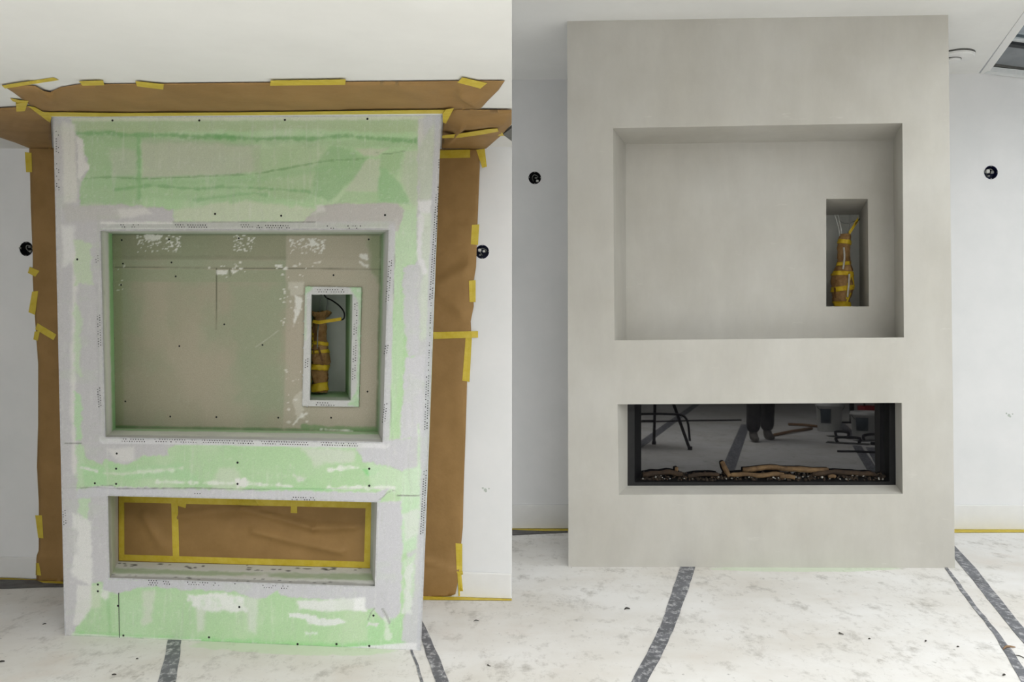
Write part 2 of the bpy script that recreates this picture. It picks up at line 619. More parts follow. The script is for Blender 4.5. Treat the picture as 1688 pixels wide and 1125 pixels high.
# wall behind the masked breast and wall behind the finished breast, with round holes for the boxes
BOX_PX = {'a': (43.5, 410.5, 10.8, WALL_L), 'b': (795, 415.5, 11.2, WALL_L), 'c': (881.5, 293.5, 10.2, WALL_R), 'd': (1633.5, 284.5, 11.2, WALL_R)}
def wall_px(x, z, pl):
    y = on_wall_y(pl, x)
    return (844 + FPX * x / y, 562.5 - FPX * (z - EYE.z) / y)
wl_out = [wall_px(-3.6, 0, WALL_L), wall_px(XS, 0, WALL_L), wall_px(XS, 2.35, WALL_L), wall_px(-3.6, 2.35, WALL_L)]
structure(panel('wall_left', wl_out, [circle_px(*BOX_PX['a'][:3]), circle_px(*BOX_PX['b'][:3])], WALL_L, M['white_wall']),
          'white wall behind the green plasterboard breast')
wr_out = [wall_px(-3.6, 0, WALL_R), wall_px(8.2, 0, WALL_R), wall_px(8.2, 3.7, WALL_R), wall_px(-3.6, 3.7, WALL_R)]
structure(panel('wall_right', wr_out, [circle_px(*BOX_PX['c'][:3]), circle_px(*BOX_PX['d'][:3])], WALL_R, M['white_wall']),
          'white wall behind the finished grey breast')

# walls behind the camera, with the glazed openings the daylight comes through
structure(quad_obj('wall_side', [(-3.6, -8, 0), (-3.6, yw0, 0), (-3.6, yw0, 3.5), (-3.6, -8, 3.5)], M['white_wall']), 'plain white side wall')
Pq, Fq = fill_mesh([(-3.6, 0), (8.2, 0), (8.2, 3.6), (-3.6, 3.6)], [[(-2.3, .04), (3.5, .04), (3.5, 2.3), (-2.3, 2.3)]], 0)
structure(mesh_obj('wall_garden', [(x, -8, z) for x, z in Pq], Fq, M['white_wall']), 'white wall with the garden door opening')
Pq, Fq = fill_mesh([(-8, 0), (6.3, 0), (6.3, 3.6), (-8, 3.6)], [[(-4.3, .04), (2.3, .04), (2.3, 2.35), (-4.3, 2.35)]], 0)
structure(mesh_obj('wall_glazed', [(8.2, y, z) for y, z in Pq], Fq, M['white_wall']), 'white wall with the side glazing opening')

# baseboards
def baseboard(name, px, pl, label):
    o = slab(name, px, pl, .016, M['white_gloss'])
    bv = o.modifiers.new('edge', 'BEVEL')
    bv.width = .004; bv.segments = 2
    return structure(o, label)
baseboard('baseboard_left', [(-60, 917), (140, 923), (140, 958), (-60, 950)], WALL_L, 'white baseboard left of the masked breast')
baseboard('baseboard_middle', [(690, 941), (843, 947), (843, 988), (690, 983)], WALL_L, 'white baseboard right of the masked breast')
baseboard('baseboard_grey_side', [(844, 833), (945, 833), (945, 872), (844, 872)], WALL_R, 'white baseboard in the shade left of the finished breast')
baseboard('baseboard_right', [(1560, 833), (1760, 834), (1760, 874), (1560, 873.5)], WALL_R, 'white baseboard right of the finished breast')

# ------------------------------------------------------------------ roof light at the right
# plaster trim along the opening, its shadow gap, and the sloping bars and panes
def ceil_strip(name, px, lift, thick, mat):
    return slab(name, px, CEIL, thick, mat, None, lift)
structure(ceil_strip('trim_1', [(1614.5, 123.5), (1626, 125), (1700, 25), (1700, 3)], .003, .03, M['white_gloss']), 'white edge trim along the roof light opening')
structure(slab('trim_2', [(829, 222), (843.6, 211), (843.6, 233)], SOFFIT, .012, M['grey_frame']), 'small grey roof light edge at the end of the low ceiling')
sky = empty('roof_light', (4.0, 6.0, 3.05))
tag(sky, 'sloping glass roof light with grey bars in the top right corner', 'roof light')
def roof_bar(name, x0, z0, x1, z1, y, h, d, mat):
    v, f = [], []
    a, b = Vector((x0, y, z0)), Vector((x1, y, z1))
    slab_geo([a, b, b + Vector((0, 0, h)), a + Vector((0, 0, h))], Vector((0, -1, 0)), d, v, f)
    return mesh_obj(name, v, f, mat, sky)
def zpx(v, y): return EYE.z - (v - 562.5) * y / FPX
def xpx(u, y): return (u - 844) * y / FPX
Y1 = 5.97
roof_bar('wall_plate', xpx(1628, Y1), zpx(118, Y1), xpx(1720, Y1), zpx(128, Y1), Y1, .035, .05, M['white_frame'])
roof_bar('eaves_bar', xpx(1628, Y1), zpx(107.5, Y1), xpx(1720, Y1), zpx(119, Y1), Y1, .05, .06, M['grey_frame'])
Y2 = 5.7
roof_bar('glazing_bar_lower', xpx(1640, Y2), zpx(69, Y2), xpx(1720, Y2), zpx(80, Y2), Y2, .018, .05, M['dark_frame'])
roof_bar('glazing_bar', xpx(1640, Y2), zpx(64, Y2), xpx(1720, Y2), zpx(75, Y2), Y2 - .02, .022, .05, M['white_frame'])
roof_bar('glazing_bar_upper', xpx(1640, Y2), zpx(56, Y2), xpx(1720, Y2), zpx(67, Y2), Y2, .02, .05, M['dark_frame'])
mesh_obj('pane', [(xpx(1625, Y1), Y1 + .02, zpx(104, Y1)), (xpx(1740, Y1), Y1 + .02, zpx(119, Y1)), (xpx(1740, Y2), Y2, zpx(78, Y2)), (xpx(1625, Y2), Y2, zpx(62, Y2)),
                  (xpx(1625, Y1), Y1 + .02, zpx(104, Y1) + .012), (xpx(1740, Y1), Y1 + .02, zpx(119, Y1) + .012), (xpx(1740, Y2), Y2, zpx(78, Y2) + .012), (xpx(1625, Y2), Y2, zpx(62, Y2) + .012)],
         [[0, 1, 2, 3], [7, 6, 5, 4], [0, 4, 5, 1], [1, 5, 6, 2], [2, 6, 7, 3], [3, 7, 4, 0]], M['opaque'], sky)['label'] = 'pale grey blind pane'
Y3 = 5.2
mesh_obj('pane', [(xpx(1625, Y2), Y2, zpx(60, Y2)), (xpx(1740, Y2), Y2, zpx(72, Y2)), (xpx(1760, Y3), Y3, zpx(20, Y3)), (xpx(1625, Y3), Y3, zpx(5, Y3)),
                  (xpx(1625, Y2), Y2, zpx(60, Y2) + .012), (xpx(1740, Y2), Y2, zpx(72, Y2) + .012), (xpx(1760, Y3), Y3, zpx(20, Y3) + .012), (xpx(1625, Y3), Y3, zpx(5, Y3) + .012)],
         [[0, 1, 2, 3], [7, 6, 5, 4], [0, 4, 5, 1], [1, 5, 6, 2], [2, 6, 7, 3], [3, 7, 4, 0]], M['roof_glass'], sky)['label'] = 'tinted blue grey glass pane'

# ------------------------------------------------------------------ round wall boxes
def wall_box(key, label, inside_bits):
    u, v, r, pl = BOX_PX[key]
    c = at(u, v, pl)
    R = (at(u + r, v, pl) - c).length
    root = empty('wall_box', c)
    tag(root, label, 'wall box', 'round cable boxes in the white walls')
    n = pl.n
    t = Vector((0, 0, 1)).cross(n).normalized()
    z = Vector((0, 0, 1))
    k = 28
    def ringpts(rad, dep):
        return [c + (t * math.cos(2 * math.pi * i / k) + z * math.sin(2 * math.pi * i / k)) * rad - n * dep for i in range(k)]
    vs = ringpts(R * 1.01, -.001) + ringpts(R * .93, -.002) + ringpts(R * .9, .045)
    fs = []
    for q in range(2):
        for i in range(k):
            j = (i + 1) % k
            fs.append([q * k + i, q * k + j, (q + 1) * k + j, (q + 1) * k + i])
    mesh_obj('cup', vs + [c - n * .045], fs + [[2 * k + i, 2 * k + (i + 1) % k, 3 * k] for i in range(k)], M['dark'] if key in 'ac' else M['blue_box'], root, False)
    for a in (math.pi / 2, 0.05, math.pi * .97, -math.pi / 2):
        bm = bmesh.new()
        p = c + (t * math.cos(a) + z * math.sin(a)) * R * .93 + n * .001
        box_bm(bm, p, (R * .17, R * .2, R * .17))
        bm.transform(Matrix.Translation(p) @ Matrix.Rotation(a, 4, 'Y') @ Matrix.Translation(-p))
        bmesh.ops.bevel(bm, geom=bm.edges[:], offset=R * .05, segments=1, affect='EDGES')
        bm_obj('screw_lug', bm, M['wire_grey'], root)
    for kind, (du, dv, w, h, mat) in inside_bits:
        q = at(u + du * r, v + dv * r, pl)
        bm = bmesh.new()
        box_bm(bm, q - n * .012, (w * R, R * .5, h * R), math.atan2(n.y, n.x) + math.pi / 2)
        bmesh.ops.bevel(bm, geom=bm.edges[:], offset=R * .06, segments=2, affect='EDGES')
        bm_obj(kind, bm, mat, root)
    pts = smooth_path([c - n * .04 + t * R * .3, c - n * .02 + t * R * .5 + z * R * .3, c - n * .012 - t * R * .1 + z * R * .55, c - n * .02 - t * R * .4 + z * R * .1, c - n * .04 - t * R * .2 - z * R * .4])
    tube('cable', pts, R * .07, M['wire_grey'], root)
wall_box('a', 'dark round cable box left of the masked breast, edge under brown paper', [('connector', (.48, .36, .38, .28, M['wire_grey'])), ('connector', (.35, -.3, .4, .2, M['wire_grey']))])
wall_box('b', 'round cable box with white connectors right of the brown wall paper', [('connector', (-.42, -.28, .42, .42, M['wire_white'])), ('connector', (.2, -.12, .34, .32, M['wire_white'])), ('connector', (-.38, .42, .26, .22, M['wire_grey']))])
wall_box('c', 'dark round cable box on the shaded wall left of the grey breast', [('connector', (.42, .45, .42, .34, M['wire_white'])), ('connector', (.2, -.05, .4, .22, M['wire_grey']))])
wall_box('d', 'round cable box on the bright wall under the roof light', [('connector', (-.38, -.2, .5, .55, M['wire_white'])), ('connector', (.25, -.05, .45, .4, M['wire_grey'])), ('connector', (-.3, .5, .4, .2, M['wire_grey']))])

# ------------------------------------------------------------------ LEFT: filled green plasterboard breast
breast = empty('chimney_breast', (at(107, 1048, FACE_L) + at(694, 1073, FACE_L)) / 2)
tag(breast, 'green plasterboard chimney breast with grey filler, beads and two openings', 'chimney breast')

FRAME = [(88, 192), (727.5, 189), (694, 1073.5), (107, 1048.5)]
NF = [(166, 381), (641, 379), (631, 729), (174, 721)]        # TV niche mouth
NB = [(185, 386), (629.5, 386), (622, 713), (190.5, 706.5)]  # its back
PF = [(178, 818), (622, 828.5), (618, 967), (181, 953)]      # fire opening mouth
PB = [(195, 801), (612, 811), (610, 937), (195.5, 925.5)]    # its back
NICHE_L = FACE_L.off(-.25)
FIRE_L = FACE_L.off(-.27)
GREY, WHITE, PALE = (189, 188, 190), (219, 219, 216), (200, 211, 192)
G0, G1, G2, GD = (173, 203, 160), (160, 196, 148), (190, 208, 178), (128, 176, 122)

def paint_face(x, y):
    p = Paint(x, y, G0)
    p.mottle(G2, 60, .6, -.05, 1, 1.6)
    p.mottle(G1, 34, .45, .05, 1.8, 1)
    # --- top field
    p.poly([(88, 188), (728, 186), (728, 222), (500, 214), (330, 216), (200, 220), (110, 218)], (170, 184, 148), 5, 4, .75)
    p.poly([(120, 222), (228, 222), (232, 336), (128, 340)], (156, 184, 144), 4, 4, .7)
    p.poly([(180, 246), (226, 246), (226, 290), (184, 292)], (178, 190, 168), 5, 4, .8)
    p.poly([(233, 228), (350, 232), (430, 240), (430, 285), (300, 292), (233, 296)], (182, 188, 170), 4, 4, .85)
    p.poly([(233, 300), (400, 296), (520, 300), (516, 330), (420, 335), (300, 330), (232, 325)], (164, 194, 152), 5, 5, .7)
    p.poly([(415, 244), (520, 238), (560, 250), (500, 330), (420, 320)], (166, 188, 150), 5, 5, .6)
    p.poly([(545, 243), (582, 246), (590, 256), (606, 260), (600, 278), (572, 305), (546, 333), (516, 322), (520, 276)], (146, 182, 136), 3, 4, .72)
    p.poly([(606, 262), (628, 262), (624, 318), (568, 316)], (186, 195, 174), 3, 3, .8)
    p.poly([(570, 316), (624, 316), (624, 336), (552, 336)], (170, 196, 156), 2, 2, .8)
    p.poly([(628, 256), (650, 250), (664, 252), (654, 290), (640, 282), (626, 278)], (160, 188, 146), 3, 3, .7)
    p.poly([(626, 276), (640, 280), (660, 304), (676, 336), (623, 336)], (146, 186, 138), 3, 3.5, .72)
    p.poly([(585, 244), (640, 244), (622, 258), (600, 256)], (192, 196, 178), 3, 3, .8)
    p.poly([(666, 250), (700, 245), (708, 340), (680, 340), (660, 300)], (182, 194, 172), 4, 4, .8)
    p.line([(124, 226), (240, 229), (380, 233), (520, 235), (686, 238)], 12, (156, 182, 144), 5, 5, .55, 12)
    p.line([(140, 302), (280, 300), (420, 295), (540, 274)], 12, (152, 188, 142), 5, 5, .5, 12)
    p.line([(124, 220), (175, 219), (200, 222), (240, 223), (275, 222), (310, 225), (360, 227), (380, 226), (425, 229), (470, 228), (520, 229), (555, 224), (600, 227), (640, 231), (686, 232)], 6, (126, 170, 118), 2.6, 3.6, .85, 7)
    p.line([(340, 224), (372, 225), (385, 228)], 8, (120, 172, 114), 2.5, 3.5, .7, 8)
    p.line([(140, 294), (180, 292), (232, 295), (280, 293), (330, 291), (420, 287), (470, 278), (540, 265), (600, 262)], 2.6, (122, 160, 112), 1.2, 1.8, .75, 7)
    p.line([(190, 312), (250, 306), (330, 312), (360, 308), (440, 311), (510, 316)], 4, (128, 172, 120), 2, 3, .75, 8)
    p.line([(320, 330), (420, 318), (440, 322)], 5, (138, 180, 130), 2, 3, .6, 8)
    p.line([(228, 226), (230, 300), (229, 326)], 6, (134, 178, 126), 2.4, 2.4, .75, 9)
    p.line([(620, 252), (640, 254), (668, 249)], 1.5, (120, 150, 112), .8, 1, .7, 6)
    p.poly([(286, 345), (420, 330), (520, 345), (500, 366), (286, 366)], (196, 204, 182), 4, 5, .8)
    p.poly([(88, 188), (728, 186), (728, 197), (400, 199), (88, 200)], (208, 208, 192), 2, 1.5, .7)
    # --- plaster columns of the left side
    p.poly([(80, 188), (116, 196), (122, 216), (134, 228), (137, 246), (146, 270), (143, 290), (133, 302), (131, 342), (200, 337), (252, 340), (284, 347), (288, 366), (176, 370), (166, 380), (173, 722), (170, 770), (140, 752), (130, 720), (128, 770), (127, 810), (178, 808), (182, 960), (152, 962), (146, 1000), (128, 1032), (120, 1052), (90, 1052)], GREY, 1.6, 4, 1, 9, .0012)
    p.poly([(103, 200), (124, 205), (128, 335), (104, 336)], (208, 208, 202), 4, 3, .9)
    p.poly([(126, 225), (136, 230), (140, 262), (148, 275), (130, 300), (128, 260)], (214, 213, 211), 1.2, 3, .9, 6)
    p.poly([(104, 338), (200, 338), (240, 345), (180, 366), (110, 366)], (188, 187, 184), 5, 4, .8)
    p.poly([(100, 372), (124, 372), (126, 430), (104, 440)], (216, 216, 214), 5, 4, .8)
    p.poly([(195, 346), (240, 342), (250, 352), (200, 360)], (210, 209, 206), 4, 3, .8)
    p.line([(124, 420), (122, 560), (121, 680), (124, 780)], 8, (214, 213, 209), 4, 3, .9)
    p.poly([(122, 396), (150, 398), (152, 468), (124, 470)], (190, 205, 178), 3, 5, .9, 9)
    p.poly([(124, 500), (134, 520), (134, 620), (122, 610)], (190, 208, 180), 3, 5, .85, 9)
    p.poly([(122, 645), (134, 648), (136, 724), (124, 728)], (176, 208, 166), 2, 4, .9, 9)
    p.poly([(126, 735), (138, 735), (140, 800), (128, 800)], (186, 210, 176), 3, 4, .9, 9)
    p.poly([(131, 806), (147, 808), (146, 870), (130, 846)], (186, 210, 176), 3, 5, .85, 8)
    p.poly([(118, 845), (150, 860), (152, 940), (150, 965), (120, 950)], (214, 214, 211), 3, 4, .95, 9)
    p.poly([(108, 865), (130, 872), (130, 915), (110, 920)], (190, 190, 189), 4, 5, .8)
    p.poly([(128, 965), (152, 965), (150, 1000), (130, 1030), (122, 1030)], (212, 212, 208), 2.5, 3, .9)
    # --- middle band
    p.poly([(136, 722), (320, 727), (280, 737), (276, 750), (236, 752), (210, 767), (190, 764), (176, 757), (142, 752)], GREY, 1.6, 3, 1, 9, .0012)
    p.poly([(176, 740), (222, 736), (222, 760), (200, 764)], (210, 209, 206), 4, 3, .8)
    p.poly([(134, 766), (172, 772), (176, 800), (140, 806)], (168, 206, 158), 3, 4, .8)
    p.poly([(178, 768), (300, 766), (330, 792), (215, 790)], (168, 204, 158), 4, 4, .8)
    p.poly([(360, 770), (395, 776), (398, 808), (350, 806)], (196, 206, 186), 5, 5, .7)
    p.poly([(496, 738), (588, 742), (584, 760), (520, 768)], (202, 207, 196), 5, 6, .75)
    p.poly([(595, 773), (628, 772), (618, 783), (606, 786)], (140, 204, 136), 2, 2, .9)
    p.poly([(606, 760), (628, 764), (660, 776), (692, 768), (692, 816), (640, 812), (612, 806)], (190, 212, 182), 3, 3, .8)
    p.line([(170, 780), (200, 782), (260, 776), (300, 772)], 3, (212, 214, 204), 2, 3, .7, 7, 0, .5)
    p.line([(230, 778), (285, 776)], 4, (214, 222, 208), 2, 4, .7, 8, 0, .5)
    p.line([(260, 795), (320, 796), (400, 797), (480, 802)], 4, (218, 222, 214), 1.5, 4, .8, 8, 0, .6)
    p.line([(542, 776), (565, 772), (590, 771)], 6, (222, 224, 218), 1.5, 4, .85, 8, 0, .5)
    p.line([(540, 806), (600, 804), (648, 806)], 5, (220, 222, 216), 1.5, 4, .85, 8, 0, .5)
    p.poly([(386, 790), (404, 788), (408, 802), (392, 804)], WHITE, 1.5, 4, .9, 7)
    p.poly([(484, 783), (505, 788), (500, 796), (488, 792)], (204, 208, 200), 2, 3, .8, 7)
    p.line([(405, 808), (480, 806), (550, 808)], 4, (150, 202, 144), 2, 3, .7, 8)
    p.line([(134, 770), (160, 778)], 3, WHITE, 1.5, 3, .8, 7)
    p.poly([(588, 740), (632, 728), (690, 722), (696, 772), (664, 776), (630, 768), (598, 760)], (192, 192, 196), 1.8, 4, 1, 10, .0012)
    p.poly([(128, 806), (180, 801), (190, 803), (400, 808), (620, 812), (640, 806), (626, 828), (178, 818), (128, 822)], (193, 193, 197), 1.5, 2.5, 1, 8, .001)
    # --- right side
    p.poly([(690, 196), (730, 186), (700, 700), (692, 1076), (660, 1078), (668, 1000), (676, 800), (684, 500)], (191, 191, 194), 1.8, 3, .95, 10, .001)
    p.poly([(688, 195), (700, 195), (700, 236), (688, 236)], (198, 198, 192), 3, 4, .8)
    p.poly([(690, 330), (712, 330), (708, 375), (692, 370)], (214, 215, 216), 2, 4, .9, 8)
    p.poly([(690, 240), (718, 200), (712, 330), (690, 330)], (186, 196, 178), 4, 4, .75)
    p.poly([(694, 350), (714, 350), (708, 560), (692, 560)], (196, 206, 190), 4, 5, .7)
    p.poly([(665, 440), (690, 435), (686, 480), (692, 520), (690, 580), (674, 590), (662, 520)], (193, 193, 197), 2, 5, .95, 9, .001)
    p.line([(694, 360), (690, 420), (700, 448)], 10, (212, 212, 214), 2, 4, .9, 8)
    p.poly([(652, 490), (666, 480), (664, 600), (654, 650), (647, 725), (640, 600)], (178, 204, 168), 2.5, 4, .95, 9)
    p.poly([(648, 350), (684, 345), (688, 430), (664, 440), (656, 500), (648, 480)], (184, 206, 176), 3, 4, .85, 9)
    p.poly([(668, 590), (700, 585), (696, 722), (660, 724), (664, 640)], (195, 195, 199), 2, 3, 1, 9, .001)
    p.poly([(690, 700), (694, 800), (692, 860), (660, 830), (664, 775), (688, 770)], (192, 214, 186), 3, 3, .9)
    p.poly([(660, 820), (690, 822), (688, 905), (664, 912), (660, 870)], (186, 212, 180), 3, 3, .9)
    p.poly([(664, 850), (690, 842), (688, 880), (668, 890)], (206, 212, 204), 3, 5, .8)
    p.poly([(666, 925), (686, 910), (684, 960), (676, 1008), (664, 1010), (668, 960)], (190, 210, 184), 2.5, 4, .9, 9)
    p.poly([(668, 935), (680, 930), (678, 1012), (664, 1010)], (208, 212, 207), 2, 5, .75, 9)
    p.poly([(624, 828), (662, 826), (664, 900), (660, 1012), (640, 1030), (616, 1004), (618, 966)], (192, 192, 196), 1.8, 3, 1, 9, .001)
    # --- bottom board
    p.poly([(168, 955), (640, 962), (640, 1000), (598, 1006), (596, 990), (485, 986), (462, 982), (458, 974), (440, 986), (420, 988), (384, 976), (300, 972), (255, 968), (230, 968), (212, 976), (190, 980), (170, 972)], (190, 190, 194), 1.6, 3, 1, 9, .001)
    p.poly([(150, 966), (166, 964), (166, 1002), (152, 1004)], (198, 208, 186), 3, 3, .8)
    p.poly([(166, 970), (180, 975), (176, 990), (166, 985)], WHITE, 3, 3, .8)
    p.poly([(198, 985), (250, 1000), (240, 1050), (200, 1050)], (178, 206, 168), 4, 4, .6)
    p.poly([(234, 975), (256, 975), (250, 1025), (236, 1030)], (200, 204, 192), 4, 4, .75)
    p.poly([(322, 1000), (340, 1000), (336, 1040), (326, 1042)], (204, 208, 198), 4, 3, .7)
    p.poly([(310, 982), (360, 978), (402, 986), (408, 1008), (360, 1010), (316, 1000)], (218, 220, 216), 2.5, 5, .95, 9, .001, .3)
    p.poly([(488, 990), (540, 990), (560, 988), (602, 986), (604, 1008), (540, 1008), (492, 1004)], (214, 216, 213), 2.5, 3, .95, 9, .001)
    p.poly([(584, 988), (600, 986), (604, 1008), (584, 1006)], (226, 227, 226), 2, 2, .9)
    p.poly([(476, 1012), (506, 1012), (530, 1020), (560, 1022), (574, 1026), (550, 1032), (508, 1030), (504, 1022), (478, 1018)], (216, 219, 216), 1.5, 3, .95, 7)
    p.poly([(502, 1042), (526, 1041), (524, 1048), (504, 1047)], (212, 218, 212), 1.5, 3, .85, 7)
    p.poly([(404, 985), (424, 985), (422, 1045), (410, 1040)], (204, 210, 200), 4, 3, .7)
    p.line([(124, 1048), (230, 1053), (380, 1060), (560, 1066), (664, 1062)], 9, (146, 200, 136), 5, 3, .85, 12)
    p.line([(178, 990), (182, 1048)], 5, (156, 194, 144), 2, 2, .8)
    p.poly([(604, 1025), (662, 1018), (662, 1062), (606, 1064)], (168, 206, 158), 3, 3, .7)
    p.line([(638, 1022), (640, 1052)], 9, (208, 216, 204), 2, 5, .8, 6, 0, .5)
    p.line([(632, 1006), (642, 1026)], 5, (184, 184, 184), 1.5, 2, .9, 6)
    p.poly([(606, 1024), (624, 1028), (622, 1034), (606, 1032)], (208, 208, 206), 1.5, 3, .9, 6)
    p.poly([(560, 1069), (662, 1061), (698, 1060), (698, 1078), (560, 1075)], (216, 216, 217), 1.5, 1, .95, 8, .001)
    p.line([(120, 1046), (220, 1052), (330, 1056)], 3, (214, 216, 208), 1.2, 1, .8)
    p.poly([(498, 368), (512, 353), (528, 341), (560, 336), (655, 335), (668, 346), (656, 382), (640, 378), (640, 368)], (184, 182, 179), 1.8, 3, 1, 9, .001)
    p.poly([(520, 338), (534, 338), (536, 348), (522, 350)], (208, 208, 204), 2, 2, .8, 7)
    # --- bead wings that the filler only half covers
    for q in ([(164, 372), (648, 371)],):
        p.line(q, 11, (186, 186, 186), 1, .8, .9)
    p.line([(168, 368), (284, 368)], 3, WHITE, 1, 1.2, .8)
    p.line([(170, 378.5), (640, 376.5)], 4, (204, 206, 204), .8, .5, .9)
    p.line([(170, 725), (636, 733)], 13, (208, 208, 210), 1.2, 1, .95)
    p.line([(646, 376), (636, 728)], 12, (192, 192, 196), 1.2, 1, .95)
    p.line([(163, 385), (171, 720)], 10, (190, 190, 190), 2, 1.5, .8)
    p.line([(722, 196), (705, 620), (692, 1068)], 10, (186, 187, 192), 1.5, 1.2, .9)
    p.line([(93, 200), (111, 1045)], 9, (188, 187, 188), 2, 1.5, .9)
    p.line([(160, 470), (165, 700)], 4, (176, 176, 178), 1.5, 1.5, .5)
    # thin joint and scratch lines
    DK = (120, 122, 116)
    p.line([(284, 365.5), (400, 365.6), (520, 366)], 1.3, DK, .6, .5, .8, 6)
    p.line([(107, 731), (135, 731)], 1.3, DK, .6, .4, .8, 6)
    p.line([(132, 804), (160, 803.5), (172, 800), (186, 801), (194, 806), (320, 805), (450, 808)], 1.1, DK, .6, .8, .65, 6)
    p.line([(655, 817), (691, 818)], 1.4, DK, .6, .3, .9, 6)
    p.line([(626, 824), (640, 812), (652, 808)], 1.1, DK, .6, .5, .6, 6)
    p.line([(644, 645), (646, 728)], 1.1, (140, 142, 138), .6, .4, .6, 6)
    p.line([(651, 420), (648, 500)], 1.1, (140, 142, 138), .6, .4, .5, 6)
    p.line([(607, 1022), (612, 1010), (618, 1003)], 1.5, (128, 136, 124), .7, .6, .8, 6)
    p.line([(630, 1004), (638, 1016), (642, 1028)], 2.5, (146, 148, 144), .8, .8, .8, 6)
    p.line([(107, 1048), (300, 1057), (694, 1073.5)], 1.4, (140, 146, 134), .7, .4, .7, 6)
    # trowel streaks and chalky wear everywhere
    p.mottle((214, 215, 210), 10, .26, .12, .45, 4)
    p.mottle((176, 182, 170), 12, .22, .12, .5, 4.5)
    p.mottle((186, 204, 174), 22, .16, .04, 2.2, .8)
    p.mottle((216, 218, 212), 4.5, .26, .13)
    p.mottle((140, 156, 134), 4, .16, .14)
    return p

# upper board, lower board with the open joint between them
JL = [(88 + 19 * (y - 192) / 856.5, y) for y in (806, 806.8)]
upper = [FRAME[0], FRAME[1], (704.2, 815.8), (660, 816.5), (640, 806), (400, 806), (200, 806), (160, 804), (101.7, 805)]
lower = [(101.7, 805.2), (160, 804.2), (200, 806.2), (400, 806.2), (640, 806.2), (660, 816.7), (704.2, 816.0), FRAME[2], FRAME[3]]
panel('face_board', upper, [NF], FACE_L, M['board'], breast, 2.05, paint_face)['label'] = 'upper green board with filler patches around the niche'
panel('face_board', lower, [PF], FACE_L, M['board'], breast, 2.05, paint_face)['label'] = 'lower green board around the fire opening'

def reveal(name, f0, f1, b1, b0, pf, pb, mat, parent, k=1):
    """one side of an opening, from its mouth to its back"""
    A, B = at(*f0, pf), at(*f1, pf)
    D, E = at(*b1, pb), at(*b0, pb)
    return mesh_obj(name, [A, B, D, E], [[0, 1, 2, 3]], mat, parent)

def painted_reveal(name, f0, f1, b1, b0, pf, pb, parent, painter, n=160, m=14):
    """strip of an opening's side, n long and m deep; painter gets s along, t inwards (0..1)"""
    A, B, D, E = at(*f0, pf), at(*f1, pf), at(*b1, pb), at(*b0, pb)
    S, T = np.meshgrid(np.linspace(0, 1, n), np.linspace(0, 1, m))
    S, T = S.ravel(), T.ravel()
    vs = [(A.lerp(B, s)).lerp(E.lerp(D, s), t) for s, t in zip(S, T)]
    fs = [[j * n + i, j * n + i + 1, (j + 1) * n + i + 1, (j + 1) * n + i] for j in range(m - 1) for i in range(n - 1)]
    me = bpy.data.meshes.new(name)
    me.from_pydata([tuple(v) for v in vs], [], fs)
    L = (B - A).length / .004
    p = painter(S * L, T * 60)
    p.apply(me)
    return finish(name, me, M['board'], parent)

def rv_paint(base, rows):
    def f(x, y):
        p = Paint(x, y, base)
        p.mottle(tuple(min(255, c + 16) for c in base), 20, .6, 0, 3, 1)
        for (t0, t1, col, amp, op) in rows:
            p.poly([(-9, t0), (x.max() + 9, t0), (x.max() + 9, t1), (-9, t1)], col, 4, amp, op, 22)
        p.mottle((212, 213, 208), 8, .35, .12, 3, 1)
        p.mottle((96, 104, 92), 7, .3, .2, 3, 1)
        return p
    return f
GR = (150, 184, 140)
painted_reveal('niche_reveal', NF[0], NF[3], NB[3], NB[0], FACE_L, NICHE_L, breast, rv_paint((222, 226, 214), [(-9, 8, (196, 198, 196), 3, .8), (16, 34, (234, 235, 230), 4, .9), (40, 70, (156, 208, 142), 4, .9)]))  # left coat lightened to carry daylight falling from the right
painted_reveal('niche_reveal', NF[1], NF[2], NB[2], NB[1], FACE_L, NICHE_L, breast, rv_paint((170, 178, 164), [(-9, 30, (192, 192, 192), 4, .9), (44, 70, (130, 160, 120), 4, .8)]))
painted_reveal('niche_reveal', NF[3], NF[2], NB[2], NB[3], FACE_L, NICHE_L, breast, rv_paint((216, 219, 212), [(-9, 16, (196, 196, 196), 4, .9), (46, 70, (170, 204, 158), 4, .9)]))  # sill coat also lightened in place of light
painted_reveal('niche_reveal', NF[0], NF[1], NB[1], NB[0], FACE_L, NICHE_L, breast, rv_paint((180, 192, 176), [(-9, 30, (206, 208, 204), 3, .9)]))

SF = [(513, 486), (581, 485.5), (578, 660.5), (510.5, 660)]    # cable niche mouth
SB = [(514, 480), (570, 480), (569.5, 646), (512, 645)]
SHAFT_L = NICHE_L.off(-.36)

